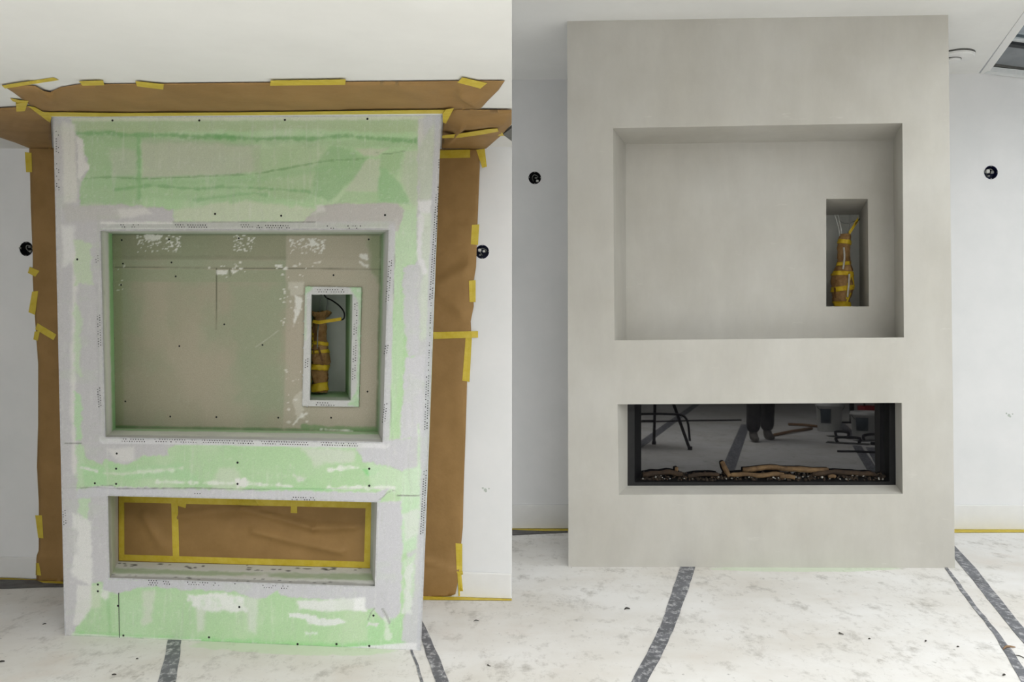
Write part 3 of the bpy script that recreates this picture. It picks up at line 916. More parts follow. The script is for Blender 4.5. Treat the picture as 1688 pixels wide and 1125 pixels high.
def paint_back(x, y):
    p = Paint(x, y, (164, 160, 140))
    p.mottle((150, 160, 134), 90, .6, -.06)
    p.mottle((176, 168, 150), 60, .5, 0, 1, 1.4)
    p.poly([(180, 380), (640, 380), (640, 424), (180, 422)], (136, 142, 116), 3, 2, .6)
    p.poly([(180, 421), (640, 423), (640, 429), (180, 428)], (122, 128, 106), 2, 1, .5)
    p.poly([(186, 444), (470, 446), (470, 466), (186, 464)], (150, 158, 132), 1.2, .5, .7)
    p.poly([(186, 430), (640, 430), (640, 444), (186, 442)], (152, 158, 134), 1.2, .5, .6)
    p.poly([(472, 384), (634, 384), (630, 714), (466, 712), (470, 600)], (178, 170, 154), 1.5, .8, .75)
    p.poly([(606, 384), (634, 384), (630, 470), (612, 450)], (124, 142, 104), 6, 6, .6)
    p.poly([(380, 470), (470, 470), (466, 680), (390, 660)], (150, 160, 134), 12, 10, .6)
    p.poly([(186, 384), (200, 384), (204, 706), (188, 706)], (150, 154, 122), 3, 1.5, .6)
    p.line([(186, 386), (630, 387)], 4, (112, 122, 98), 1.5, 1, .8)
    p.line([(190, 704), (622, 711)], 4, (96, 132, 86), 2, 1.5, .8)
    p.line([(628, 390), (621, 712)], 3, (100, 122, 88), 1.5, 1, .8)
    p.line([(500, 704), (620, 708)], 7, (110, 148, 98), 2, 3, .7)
    p.line([(190, 441), (360, 442), (480, 443), (630, 444)], 1.6, (100, 100, 86), .8, .4, .8)
    p.line([(357, 443), (357, 470), (356, 544)], 1.5, (88, 92, 74), .7, .3, .9)
    p.line([(379, 444), (379.5, 455)], 1.5, (80, 84, 72), .7, .3, .9)
    p.line([(422, 572), (445, 556), (459, 545)], 1.5, (190, 190, 176), 1, .6, .6)
    W = (222, 222, 216)
    p.poly([(236, 388), (268, 387), (264, 395), (242, 397)], W, 1.2, 3, .9, 6)
    p.spots((226, 388, 298, 416), 110, .6, 1.7, W, .95)
    p.spots((384, 388, 420, 414), 60, .6, 1.7, W, .95)
    p.spots((478, 394, 536, 418), 110, .6, 1.8, W, .95)
    p.poly([(508, 398), (516, 394), (526, 404), (512, 408)], W, 1, 3, .9, 5)
    p.poly([(592, 418), (606, 420), (606, 430), (594, 426)], W, 1.2, 3, .9, 5)
    p.poly([(594, 432), (606, 436), (606, 442), (596, 438)], W, 1.2, 3, .8, 5)
    p.poly([(357, 446), (376, 446), (374, 452), (358, 453)], W, 1, 1.5, .9, 6)
    p.poly([(381, 446), (394, 446), (384, 452)], W, 1, 1.5, .9, 6)
    p.spots((344, 432, 406, 458), 14, .8, 2.4, W, .9)
    p.spots((446, 432, 520, 444), 12, .8, 2.6, W, .9)
    p.poly([(516, 434), (530, 430), (528, 434)], W, 1, 1, .9, 6)
    p.poly([(486, 488), (498, 490), (496, 510), (488, 530), (484, 540), (486, 510)], W, 1.5, 4, .9, 7)
    p.poly([(476, 466), (500, 466), (500, 486), (478, 486)], (206, 204, 192), 2, 5, .6, 7)
    p.spots((460, 450, 500, 540), 26, .8, 2.4, W, .8)
    p.spots((190, 438, 206, 480), 8, .8, 2.2, W, .8)
    p.poly([(484, 660), (500, 640), (500, 690), (488, 690)], (208, 206, 194), 2, 5, .6, 7)
    p.spots((470, 610, 510, 700), 24, .8, 3, W, .7)
    p.line([(484, 700), (492, 690), (505, 682)], 3, W, 1, 2, .8, 6)
    p.line([(530, 708), (580, 711)], 3, W, 1, 2, .8, 6, 0, .6)
    p.mottle((186, 186, 172), 6, .15, .14)
    return p
panel('niche_back', NB, [SF], NICHE_L, M['board'], breast, 1.8, paint_back)['label'] = 'olive board at the back of the niche'

def paint_frame(x, y):
    p = Paint(x, y, (202, 203, 202))
    p.poly([(500, 470), (520, 470), (500, 490)], (178, 206, 170), 3, 4, .9)
    p.poly([(575, 470), (600, 470), (598, 500), (584, 486)], (180, 210, 172), 3, 4, .9)
    p.line([(594, 500), (591, 640)], 5, (180, 206, 172), 2, 2, .8)
    p.poly([(574, 668), (592, 640), (592, 672)], (178, 210, 170), 2, 3, .9)
    p.line([(504, 490), (503, 560)], 4, (186, 206, 178), 2, 2, .7)
    p.mottle((220, 220, 218), 6, .4, .05)
    return p
FO = [(503, 472.5), (595.5, 474), (591, 671.5), (498, 670)]
o = panel('niche_frame', FO, [SF], NICHE_L.off(.012), M['board'], breast, 2.2, paint_frame)
o['label'] = 'pale filled bead frame around the cable opening'
sm = o.modifiers.new('depth', 'SOLIDIFY'); sm.thickness = .012; sm.offset = -1
GB = (138, 166, 130)
painted_reveal('cable_niche_reveal', SF[1], SF[2], SB[2], SB[1], NICHE_L.off(.012), SHAFT_L, breast, rv_paint((140, 176, 128), [(-9, 20, (180, 190, 176), 4, .8)]), 80, 10)
painted_reveal('cable_niche_reveal', SF[0], SF[3], SB[3], SB[0], NICHE_L.off(.012), SHAFT_L, breast, rv_paint(GB, []), 80, 10)
painted_reveal('cable_niche_reveal', SF[3], SF[2], SB[2], SB[3], NICHE_L.off(.012), SHAFT_L, breast, rv_paint((150, 184, 140), [(-9, 22, (196, 200, 194), 4, .8)]), 50, 10)
painted_reveal('cable_niche_reveal', SF[0], SF[1], SB[1], SB[0], NICHE_L.off(.012), SHAFT_L, breast, rv_paint(GB, []), 50, 10)
slab('cable_niche_back', SB, SHAFT_L, .006, simple('pale_board_back', (206, 212, 204), (216, 220, 214), 10, .8), breast, 0)

# sides of the breast running back to the wall
MS = simple('filled_side', (190, 190, 188), (202, 202, 200), 8, .8)
def side_face(name, pxt, pxb, face, wall, xw_t, xw_b, zt, mat, parent):
    a, b = at(*pxt, face), at(*pxb, face)
    b.z = 0
    return mesh_obj(name, [a, b, Vector((xw_b, on_wall_y(wall, xw_b), 0)), Vector((xw_t, on_wall_y(wall, xw_t), a.z))], [[0, 1, 2, 3]], mat, parent)
side_face('breast_side', FRAME[0], FRAME[3], FACE_L, WALL_L, -1.93, -1.86, 0, MS, breast)
side_face('breast_side', FRAME[1], FRAME[2], FACE_L, WALL_L, -.42, -.50, 0, MS, breast)

# fire opening: filled reveals
def rv_fire(x, y):
    p = Paint(x, y, (214, 216, 213))
    L = x.max()
    p.poly([(-9, 12), (L * .5, 18), (L + 9, 20), (L + 9, 38), (L * .4, 34), (-9, 36)], (168, 186, 152), 4, 6, .9, 26)
    p.poly([(-9, -9), (L + 9, -9), (L + 9, 8), (-9, 8)], (150, 150, 148), 3, 4, .7, 20)
    p.poly([(L * .45, 14), (L * .62, 10), (L * .6, 30)], (212, 212, 208), 4, 6, .8)
    p.spots((0, 40, L, 58), 34, 1.2, 3.2, (44, 46, 44), .85)
    p.spots((0, 2, L, 12), 24, 1, 2.4, (70, 72, 70), .7)
    p.mottle((222, 222, 220), 9, .5, .08, 4, 1)
    return p
painted_reveal('fire_reveal', PF[3], PF[2], PB[2], PB[3], FACE_L, FIRE_L, breast, rv_fire, 240, 22)
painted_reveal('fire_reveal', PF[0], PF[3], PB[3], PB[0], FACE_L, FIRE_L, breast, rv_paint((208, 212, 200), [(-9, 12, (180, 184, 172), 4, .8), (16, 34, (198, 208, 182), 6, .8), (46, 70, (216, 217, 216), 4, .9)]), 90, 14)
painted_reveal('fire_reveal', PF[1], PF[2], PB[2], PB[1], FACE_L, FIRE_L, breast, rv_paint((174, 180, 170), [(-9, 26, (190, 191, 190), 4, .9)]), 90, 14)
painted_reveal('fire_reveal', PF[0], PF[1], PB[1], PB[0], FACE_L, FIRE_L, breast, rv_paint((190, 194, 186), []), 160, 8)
slab('fire_back', PB, FIRE_L, .006, M['dark'], breast, -.012)

# corner beads: thin folded metal angles along every edge
def bead(a, b, side, pl, w=.006):
    A, B = at(*a, pl), at(*b, pl)
    d = (B - A).normalized()
    s = (at(a[0] + side[0], a[1] + side[1], pl) - A).normalized()
    v, f = [], []
    n = pl.n
    slab_geo([A + n * .0016, B + n * .0016, B + s * w + n * .0012, A + s * w + n * .0012], n, .0025, v, f)
    return mesh_obj('corner_bead', v, f, M['bead'], breast)
for a, b, s in ((FRAME[0], FRAME[3], (5, 0)), (FRAME[1], FRAME[2], (-5, 0)), (FRAME[0], FRAME[1], (0, 5)),
                (NF[0], NF[1], (0, -5)), (NF[3], NF[2], (0, 5)), (NF[0], NF[3], (-5, 0)), (NF[1], NF[2], (5, 0)),
                (PF[0], PF[1], (0, -5)), (PF[3], PF[2], (0, 5)), (PF[0], PF[3], (-5, 0)), (PF[1], PF[2], (5, 0))):
    bead(a, b, s, FACE_L)

# bead perforations and screw heads, far too small to pick apart
def disc_geo(c, n, r, k, verts, faces, up=Vector((0, 0, 1))):
    t = up.cross(n).normalized()
    w = n.cross(t)
    b = len(verts)
    for i in range(k):
        a = 2 * math.pi * i / k
        verts.append(c + (t * math.cos(a) + w * math.sin(a)) * r)
    faces.append(list(range(b, b + k)))
vs, fs = [], []
rr = random.Random(5)
def holes(a, b, rows, keep=.92, pitch=4.1, pl=FACE_L, r=.0026, across=None):
    L = math.hypot(b[0] - a[0], b[1] - a[1])
    n = int(L / pitch)
    dx, dy = (b[0] - a[0]) / L, (b[1] - a[1]) / L
    for q in range(rows):
        for i in range(n):
            if rr.random() > keep: continue
            s = i + (.5 if q % 2 else 0)
            u = a[0] + dx * s * pitch - dy * q * 3.6
            v = a[1] + dy * s * pitch + dx * q * 3.6
            disc_geo(at(u, v, pl) + pl.n * .0034, pl.n, r * rr.uniform(.75, 1.1), 6, vs, fs)
holes((290, 371), (344, 371.5), 2); holes((398, 371), (420, 371), 2); holes((422, 372), (480, 372.5), 2); holes((200, 371), (236, 371), 2, .5)
holes((540, 373), (560, 373), 2, .6); holes((570, 373), (606, 373), 2, .6)
holes((200, 724), (244, 725), 2); holes((256, 724.5), (326, 726), 2, .9); holes((334, 726), (424, 728), 2, .95); holes((432, 728), (510, 730), 2, .95); holes((530, 730), (596, 732), 2, .85)
holes((646, 430), (640, 500), 2, .8); holes((640, 570), (636, 590), 2, .9); holes((638, 666), (634, 700), 2, .9)
holes((723, 320), (712, 500), 2, .9); holes((724, 260), (722, 318), 1, .7); holes((711, 500), (706, 620), 1, .6); holes((707, 620), (704, 712), 2, .9); holes((703, 776), (697, 884), 2, .95)
holes((165, 520), (167, 574), 2, .75); holes((165, 640), (168, 678), 2, .85); holes((162, 422), (163, 436), 2, .8); holes((97, 215), (98, 320), 2, .35)
holes((246, 957), (266, 958), 3, .9); holes((270, 959), (284, 960), 2, .7); holes((310, 960), (400, 963), 2, .45); holes((430, 965), (480, 967), 2, .5); holes((480, 820), (522, 821), 2, .7)
holes((738 - 416, 814), (336, 814), 1, .7); holes((108, 842), (110, 870), 2, .6)
for a, b in (((524, 478), (572, 478)), ((520, 664), (556, 665))): holes(a, b, 2, .8, pl=NICHE_L.off(.012))
for a, b in (((589, 500), (587, 570)), ((587, 570), (585, 630)), ((508, 592), (507, 612))): holes(a, b, 2, .7, pl=NICHE_L.off(.012))
tag(mesh_obj('bead_holes', vs, fs, M['hole'], breast), kind='stuff')
vs, fs = [], []
for u, v in ((186, 199), (329, 199), (470, 198), (606, 196.5), (355, 353), (464, 356), (635, 355), (392, 763), (392, 798), (609, 773), (609, 801), (192, 798), (192, 773), (157, 797),
             (195, 999), (204, 1048), (345, 1051), (395, 1001), (491, 1062), (555, 1062), (609, 1065), (616, 1015), (162, 964), (162, 975), (128, 428), (193, 748)):
    disc_geo(at(u, v, FACE_L) + FACE_L.n * .003, FACE_L.n, .0047, 10, vs, fs)
for u, v in ((201, 396), (203, 435), (283, 433), (290, 456), (200, 470), (296, 571), (370, 535), (207, 662), (281, 687), (357, 688), (279, 395), (394, 393), (608, 395), (433, 569), (459, 689), (546, 689), (606, 646), (550, 454)):
    disc_geo(at(u, v, NICHE_L) + NICHE_L.n * .002, NICHE_L.n, .0044, 10, vs, fs)
tag(mesh_obj('screw_heads', vs, fs, M['screw'], breast), kind='stuff')

# open board joints in the lower board
def groove(px, pl, w=1.0):
    out = []
    left = [(u - w / 2, v) for u, v in px]; right = [(u + w / 2, v) for u, v in px[::-1]]
    return slab('board_joint', left + right, pl, .001, M['hole'], breast, .0022)
groove([(195.5, 978), (196.5, 1052)], FACE_L, .9)

# ------------------------------------------------------------------ masking paper and tape of the left bay
def crumple(seed, amp, scale=60, fold=()):
    def f(x, y):
        h = amp * (.5 + fbm(x, y, scale, 3, seed)) + amp * .5 * np.abs(fbm(x * .6 + y * .35, y, scale * .5, 2, seed + 3))
        for (a, b, w, hh) in fold:
            h = h + hh * np.exp(-(seg_dist(x, y, a, b) / w) ** 2)
        return h
    return f
SHEETS = []
def sheet(name, px, pl, label, cat, mat, lift, relief, step=5, group=None, foot=None):
    def hugging(x, y):
        e = np.clip(poly_sd(x, y, px) / 14.0, 0, 1)
        h = relief(x, y) * (.12 + .88 * e)
        if foot: h = np.maximum(h, .020 * sstep(foot - 12, foot, y))
        return h
    SHEETS.append((pl, px, lift, hugging))
    o = panel(name, px, [], pl.off(lift), mat, None, step, None, hugging)
    s = o.modifiers.new('thickness', 'SOLIDIFY'); s.thickness = .0008; s.offset = -1
    return tag(o, label, cat, group)
PAPER = 'brown paper masking the walls and ceiling'
sheet('masking_paper', [(3, 140), (60, 141), (72, 148), (83, 151), (100, 144), (130, 139), (300, 137.5), (560, 135), (790, 133), (832, 133), (822, 148), (791, 179), (735, 183), (400, 187.5), (83, 190), (48, 172), (22, 152)],
      SOFFIT, 'long brown paper strip on the ceiling above the green breast', 'masking paper', M['paper'], .004, crumple(1, .012, 40, [((62, 140), (84, 156), 6, .03), ((760, 150), (800, 178), 7, .02)]), 5, PAPER)
sheet('masking_paper', [(-14, 179), (28, 176.5), (48, 175), (84, 200), (86, 246), (48, 244), (25, 235), (-14, 222)],
      SOFFIT, 'brown paper on the ceiling at the left edge of the photo', 'masking paper', M['paper'], .006, crumple(2, .014, 30), 4, PAPER)
sheet('masking_paper', [(48, 240), (100, 240), (124, 958), (64, 957), (64, 830), (61, 770), (63, 700), (63, 600), (60, 560), (56, 500), (54, 460), (54, 420), (51, 345), (50, 300)],
      WALL_L, 'tall brown paper strip on the wall left of the green breast', 'masking paper', M['paper'], .004, crumple(3, .010, 70), 6, PAPER, 918)
sheet('masking_paper', [(733, 186), (752, 180), (843.4, 181), (843.4, 204), (825, 224), (800, 246), (772, 247), (728, 247), (730, 205)],
      SOFFIT, 'crumpled brown paper on the ceiling right of the green breast', 'masking paper', M['paper'], .006, crumple(4, .02, 28, [((740, 205), (842, 195), 5, .012), ((735, 235), (760, 205), 4, .015)]), 4, PAPER)
sheet('masking_paper', [(700, 246), (790, 246), (791, 275), (788, 350), (786, 405), (785, 440), (780, 470), (781, 505), (776, 530), (777, 553), (690, 553)],
      WALL_L, 'creased upper brown paper on the wall right of the green breast', 'masking paper', M['paper'], .006, crumple(5, .016, 46, [((722, 470), (782, 440), 11, .02), ((752, 500), (775, 525), 9, .008), ((722, 482), (760, 515), 9, .008)]), 5, PAPER)
sheet('masking_paper', [(680, 552), (774, 552), (771, 600), (768, 700), (764, 820), (763, 870), (760, 900), (757, 955), (752, 978), (745, 981), (680, 984)],
      WALL_L, 'lower brown paper on the wall right of the green breast, down to the floor', 'masking paper', M['paper'], .004, crumple(6, .012, 60, [((698, 925), (756, 944), 6, .012), ((700, 945), (715, 975), 6, .01)]), 5, PAPER, 942)
sheet('masking_paper', [(194, 804), (613, 814), (611, 938), (194.5, 926.5)],
      FIRE_L, 'rippled brown paper closing the fire opening', 'masking paper', M['paper'], .004, crumple(7, .014, 60, [((400, 838), (520, 870), 5, .018), ((520, 870), (588, 868), 5, .014), ((420, 875), (565, 908), 7, .018), ((240, 850), (268, 898), 8, .012), ((300, 850), (420, 835), 8, .012)]), 4, PAPER)

TAPE = 'yellow masking tape strips'
def tape(px, pl, label, lift=.002, wav=.0008, mat=None, nm='masking_tape', cat='masking tape', grp=TAPE):
    q = pl.off(lift)
    if len(px) == 4:
        A, B, D, E = [at(u, v, q) for u, v in px]
        L = max((B - A).length, (E - A).length)
        n = max(4, int(L / .025)); m = 3
        longu = (B - A).length >= (E - A).length
        vs = []
        PX = [Vector(c) for c in px]
        for j in range(m):
            for i in range(n):
                s, t = (i / (n - 1), j / (m - 1))
                k = PX[0].lerp(PX[1], s).lerp(PX[3].lerp(PX[2], s), t) if longu else PX[0].lerp(PX[3], s).lerp(PX[1].lerp(PX[2], s), t)
                up = lift
                for (pl2, o2, l2, h2) in SHEETS:
                    if pl2 is pl and poly_sd(np.array([k.x]), np.array([k.y]), o2)[0] > -7:
                        up = max(up, l2 + float(h2(np.array([k.x]), np.array([k.y]))[0]) + lift)
                p = at(k.x, k.y, pl.off(up))
                vs.append(p + pl.n * wav * mnoise.noise(p * 24))
        fs = [[j * n + i, j * n + i + 1, (j + 1) * n + i + 1, (j + 1) * n + i] for j in range(m - 1) for i in range(n - 1)]
        o = mesh_obj(nm, vs, fs, mat or M['tape'])
        s = o.modifiers.new('thickness', 'SOLIDIFY'); s.thickness = .0007; s.offset = 0
    else:
        o = slab(nm, px, pl, .0012, mat or M['tape'], None, lift)
    return tag(o, label, cat, grp)

tape([(3, 141), (88, 128), (97, 132), (8, 146)], SOFFIT, 'long slanted yellow tape at the top left of the ceiling paper')
tape([(130, 134), (170, 133), (172, 140.5), (136, 141.5)], SOFFIT, 'short yellow tape on the ceiling paper edge, second from the left')
tape([(223, 134), (270, 139), (269, 147.5), (226, 142)], SOFFIT, 'slightly tilted yellow tape on the ceiling paper edge, third from the left')
tape([(446, 133), (570, 131), (569, 139.5), (445, 141.5)], SOFFIT, 'longest straight yellow tape on the ceiling paper edge, near the middle')
tape([(762, 128), (803, 137), (792, 146), (754, 136)], SOFFIT, 'tilted yellow tape at the right end of the ceiling paper')
tape([(26, 165), (47, 166), (41, 183), (27, 184)], SOFFIT, 'yellow tape patch where the two left ceiling papers meet')
tape([(17, 162), (46, 168), (45, 173), (21, 167)], SOFFIT, 'small yellow tape flap crossing the left ceiling patch')
tape([(68, 185.5), (200, 187), (400, 186), (735, 181.5), (735, 187.4), (400, 190.2), (170, 192.5), (84, 192)], SOFFIT, 'thin yellow tape line along the top edge of the green breast', .016)
tape([(46, 175), (58, 177), (85, 193), (83, 203)], SOFFIT, 'yellow tape running diagonally to the top left corner of the breast')
tape([(735, 181), (748, 179), (735, 204), (730, 202), (729.5, 188)], SOFFIT, 'yellow tape triangle at the top right corner of the breast', .02)
tape([(41, 251), (52, 252), (53, 284), (43, 284)], WALL_L, 'yellow tape high on the left wall paper, under the ceiling')
tape([(49, 440), (65, 447), (58, 456.5), (46, 450)], WALL_L, 'small tilted yellow tape below the left wall box')
tape([(53, 481), (63, 480), (58, 519.5), (47, 515)], WALL_L, 'slanted upright yellow tape at middle height on the left wall paper')
tape([(62, 533), (93, 552), (88, 561), (58, 543)], WALL_L, 'yellow tape slanting across the left wall paper')
tape([(57, 547), (66, 546), (62, 562), (55, 560)], WALL_L, 'tiny yellow tape below the slanting one on the left wall paper')
tape([(58, 850), (69, 850), (71.5, 888), (63, 887)], WALL_L, 'upright yellow tape low on the left wall paper')
tape([(57, 929), (64, 929), (68, 949.5), (55, 948)], WALL_L, 'yellow tape at the foot of the left wall paper, on the baseboard')
tape([(0, 951.5), (104, 954), (104, 963), (0, 956)], FLOOR, 'yellow tape along the floor at the left edge of the photo', .003)
tape([(729, 224), (760, 220.5), (800, 214), (820, 212), (822, 217), (795, 222), (760, 227), (729, 228)], SOFFIT, 'wavy yellow tape across the right ceiling paper', .03)
tape([(803, 218), (820, 213.5), (834, 224), (812, 224)], SOFFIT, 'yellow tape patch at the end of the right ceiling paper')
tape([(724, 248), (775, 247), (775, 260), (724, 261)], WALL_L, 'wide yellow tape at the top of the right wall paper')
tape([(785, 247), (799, 245), (802.5, 275), (795, 277)], WALL_L, 'yellow tape hanging off the top right corner of the wall paper')
tape([(778, 371), (790, 370), (788, 404), (776, 403)], WALL_L, 'yellow tape just above the right wall box')
tape([(773, 463), (784, 462), (784, 498.5), (774, 498)], WALL_L, 'yellow tape on the right wall paper below the wall box')
tape([(714, 548), (788, 546), (788, 557), (715, 559)], WALL_L, 'level yellow tape joining the upper and lower right papers')
tape([(768, 553), (778, 553), (774, 630), (762, 628)], WALL_L, 'long upright yellow tape at middle height on the right paper edge')
tape([(751, 896), (762, 897), (762, 946), (753, 945)], WALL_L, 'upright yellow tape low on the right paper edge')
tape([(754, 943), (762.5, 942), (767, 983), (756, 983)], WALL_L, 'yellow tape at the foot of the right paper, over the baseboard')
tape([(690, 983), (843.5, 982.5), (843.5, 990.5), (690, 989)], FLOOR, 'yellow tape along the floor right of the green breast', .003)
# around the fire opening
tape([(196, 806), (612, 815), (612, 838.5), (196, 828.5)], FIRE_L, 'yellow tape along the top of the fire opening paper')
tape([(196, 810), (204.5, 810), (205, 921), (196.5, 921)], FIRE_L, 'yellow tape down the left edge of the fire opening paper')
tape([(282, 820), (293, 820), (295.5, 922.5), (285, 922)], FIRE_L, 'upright yellow tape over the paper joint in the fire opening')
tape([(197, 914.5), (610, 927), (610, 937), (196.5, 924.5)], FIRE_L, 'yellow tape along the bottom of the fire opening paper')
tape([(603, 826), (612, 826), (610, 931), (600, 930)], FIRE_L, 'yellow tape down the right edge of the fire opening paper')
tape([(480, 826), (490, 826), (490, 846.5), (479, 846)], FIRE_L, 'short yellow tab hanging from the top tape in the fire opening')
tape([(292, 826), (308, 827), (306, 838), (292, 834)], FIRE_L, 'pale yellow scrap beside the upright tape in the fire opening')
# right bay floor joints
tape([(844, 870.5), (937, 869.5), (937, 876.5), (844, 874.5)], FLOOR, 'dull yellow tape along the floor left of the grey breast', .003)
tape([(1572, 872), (1688, 872), (1700, 878), (1572, 878.5)], FLOOR, 'bright yellow tape along the floor right of the grey breast', .003)
GP = 'dirty paper edges on the floor'
tape([(-10, 955.5), (60, 957), (72, 962), (106, 963), (106, 967.5), (60, 968.5), (-10, 971)], FLOOR, 'dark grey paper edge on the floor left of the green breast', .004, 0, M['grey_paper'], 'paper_edge', 'paper edge', GP)
tape([(844.5, 873.5), (890, 876), (936, 875.5), (936, 878), (890, 880), (844.5, 882.5)], FLOOR, 'dark grey paper edge on the floor left of the grey breast', .004, 0, M['grey_paper'], 'paper_edge', 'paper edge', GP)

# ------------------------------------------------------------------ floor tape strips
FT = 'dark grey floor tapes'
def floor_strip(left, right, label):
    n = 40
    def lerpline(pts, t):
        k = t * (len(pts) - 1)
        i = min(int(k), len(pts) - 2)
        f = k - i
        return (pts[i][0] + (pts[i + 1][0] - pts[i][0]) * f, pts[i][1] + (pts[i + 1][1] - pts[i][1]) * f)
    vs = []
    for i in range(n):
        t = i / (n - 1)
        a, b = at(*lerpline(left, t), FLOOR), at(*lerpline(right, t), FLOOR)
        j = .004 * mnoise.noise(a * 9)
        for q in range(4):
            p = a.lerp(b, q / 3)
            vs.append(p + Vector((j if q in (0, 3) else 0, 0, .0016 + .0006 * mnoise.noise(p * 30))))
    fs = [[i * 4 + q, i * 4 + q + 1, (i + 1) * 4 + q + 1, (i + 1) * 4 + q] for i in range(n - 1) for q in range(3)]
    o = mesh_obj('floor_tape', vs, fs, M['floor_tape'])
    s = o.modifiers.new('thickness', 'SOLIDIFY'); s.thickness = .0012; s.offset = -1
    return tag(o, label, 'floor tape', FT)
floor_strip([(277, 1056), (269, 1095), (258, 1130)], [(299, 1057), (295, 1092), (288, 1130)], 'grey floor tape running out from under the green breast, left of its middle')
floor_strip([(689, 1040), (706, 1090), (722, 1135)], [(689, 1010), (722, 1080), (744, 1135)], 'wide grey floor tape past the right corner of the green breast')
floor_strip([(676, 1072), (685, 1098), (696, 1135)], [(679.5, 1072), (689, 1098), (701, 1135)], 'thin grey floor tape in front of the right corner of the green breast')
floor_strip([(1122, 933), (1105, 985), (1090, 1030), (1063, 1085), (1036, 1135)], [(1147, 933), (1134, 975), (1110, 1040), (1087, 1090), (1062, 1135)], 'broad wavy grey floor tape in front of the finished grey breast')
floor_strip([(1556, 935), (1583, 975), (1610, 1010), (1636, 1043), (1658, 1080), (1692, 1140)], [(1561, 935), (1591, 975), (1614, 1006), (1640, 1037), (1668, 1073), (1708, 1134)], 'narrow grey floor tape widening towards the bottom right corner')
floor_strip([(1566, 913), (1600, 953), (1640, 1004), (1700, 1077)], [(1566, 893), (1606, 935), (1650, 990), (1700, 1052)], 'wide grey floor tape at the right edge past the grey breast')

# ------------------------------------------------------------------ RIGHT: skimmed breast
fin = empty('chimney_breast', (at(937, 935, FACE_R) + at(1574, 937, FACE_R)) / 2)
tag(fin, 'smooth warm grey chimney breast with niche and black glass fire', 'chimney breast')
def ceil_px(u, pl):
    lo, hi = -80.0, 200.0
    for _ in range(40):
        mid = (lo + hi) / 2
        p_ = at(u, mid, pl)
        if p_.z > ceil_z(p_.x, p_.y): lo = mid
        else: hi = mid
    return hi
QF = [(935, ceil_px(935, FACE_R)), (1563, ceil_px(1563, FACE_R)), (1574, 937.5), (937, 935.5)]
RF = [(1010.5, 211.5), (1487.5, 203), (1490, 556.5), (1013, 561.5)]
RB = [(1031, 238), (1472.5, 231.5), (1475.5, 557), (1032.5, 561)]
HF = [(1018, 667), (1486.5, 664.5), (1488, 815), (1020, 816)]
HB = [(1035, 655), (1475, 653), (1476.5, 799.5), (1035, 801)]
NICHE_R = FACE_R.off(-.38)
FIRE_R = FACE_R.off(-.13)
panel('face', QF, [RF, HF], FACE_R, M['skim'], fin)
for n_, a in (('niche_reveal', (0, 3)), ('niche_reveal', (1, 2)), ('niche_reveal', (0, 1)), ('niche_reveal', (3, 2))):
    reveal(n_, RF[a[0]], RF[a[1]], RB[a[1]], RB[a[0]], FACE_R, NICHE_R, M['skim'], fin)
TF = [(1362, 328), (1430.5, 328), (1432.5, 505.5), (1362, 505.5)]
TB = [(1358, 355), (1416, 354), (1417, 512), (1358, 512)]
SHAFT_R = NICHE_R.off(-.52)
panel('niche_back', RB, [TF], NICHE_R, M['skim'], fin)
for a in ((0, 3), (1, 2), (0, 1), (3, 2)):
    reveal('cable_niche_reveal', TF[a[0]], TF[a[1]], TB[a[1]], TB[a[0]], NICHE_R, SHAFT_R, M['skim'], fin)
slab('cable_niche_back', TB, SHAFT_R, .006, simple('grey_green_board', (208, 210, 205), (218, 219, 214), 10, .8), fin, 0)
for a in ((0, 3), (1, 2), (0, 1), (3, 2)):
    reveal('fire_reveal', HF[a[0]], HF[a[1]], HB[a[1]], HB[a[0]], FACE_R, FIRE_R, M['skim'], fin)
side_face('breast_side', QF[0], QF[3], FACE_R, WALL_R, .44, .44, 0, M['skim'], fin)
side_face('breast_side', QF[1], QF[2], FACE_R, WALL_R, 2.38, 2.40, 0, M['skim'], fin)

# ------------------------------------------------------------------ black glass fire
fire = empty('electric_fire', at(1255, 800, FIRE_R))
tag(fire, 'wide black glass electric fire set in the grey breast', 'fireplace')
SCREEN = FIRE_R.off(-.065)
GO = [(1034.5, 655), (1476, 653), (1476.5, 800), (1034.5, 801.3)]
GI = [(1046, 660), (1466, 658), (1466, 794.5), (1046, 795.5)]
o = panel('frame', GO, [GI], FIRE_R.off(.004), M['black'], fire)
s = o.modifiers.new('depth', 'SOLIDIFY'); s.thickness = .03; s.offset = -1
SI = [(1057, 650), (1458, 648), (1458, 781), (1057, 781.5)]
slab('screen', SI, SCREEN, .01, M['black_glass'], fire, 0)['label'] = 'glossy black glass panel that mirrors the room'
reveal('tray', GI[3], GI[2], SI[2], SI[3], FIRE_R.off(.004), SCREEN, M['black'], fire)
reveal('side_panel', GI[0], GI[3], SI[3], SI[0], FIRE_R.off(.004), SCREEN, M['black'], fire)
reveal('side_panel', GI[1], GI[2], SI[2], SI[1], FIRE_R.off(.004), SCREEN, M['black'], fire)
reveal('top_panel', GI[0], GI[1], SI[1], SI[0], FIRE_R.off(.004), SCREEN, M['black'], fire)

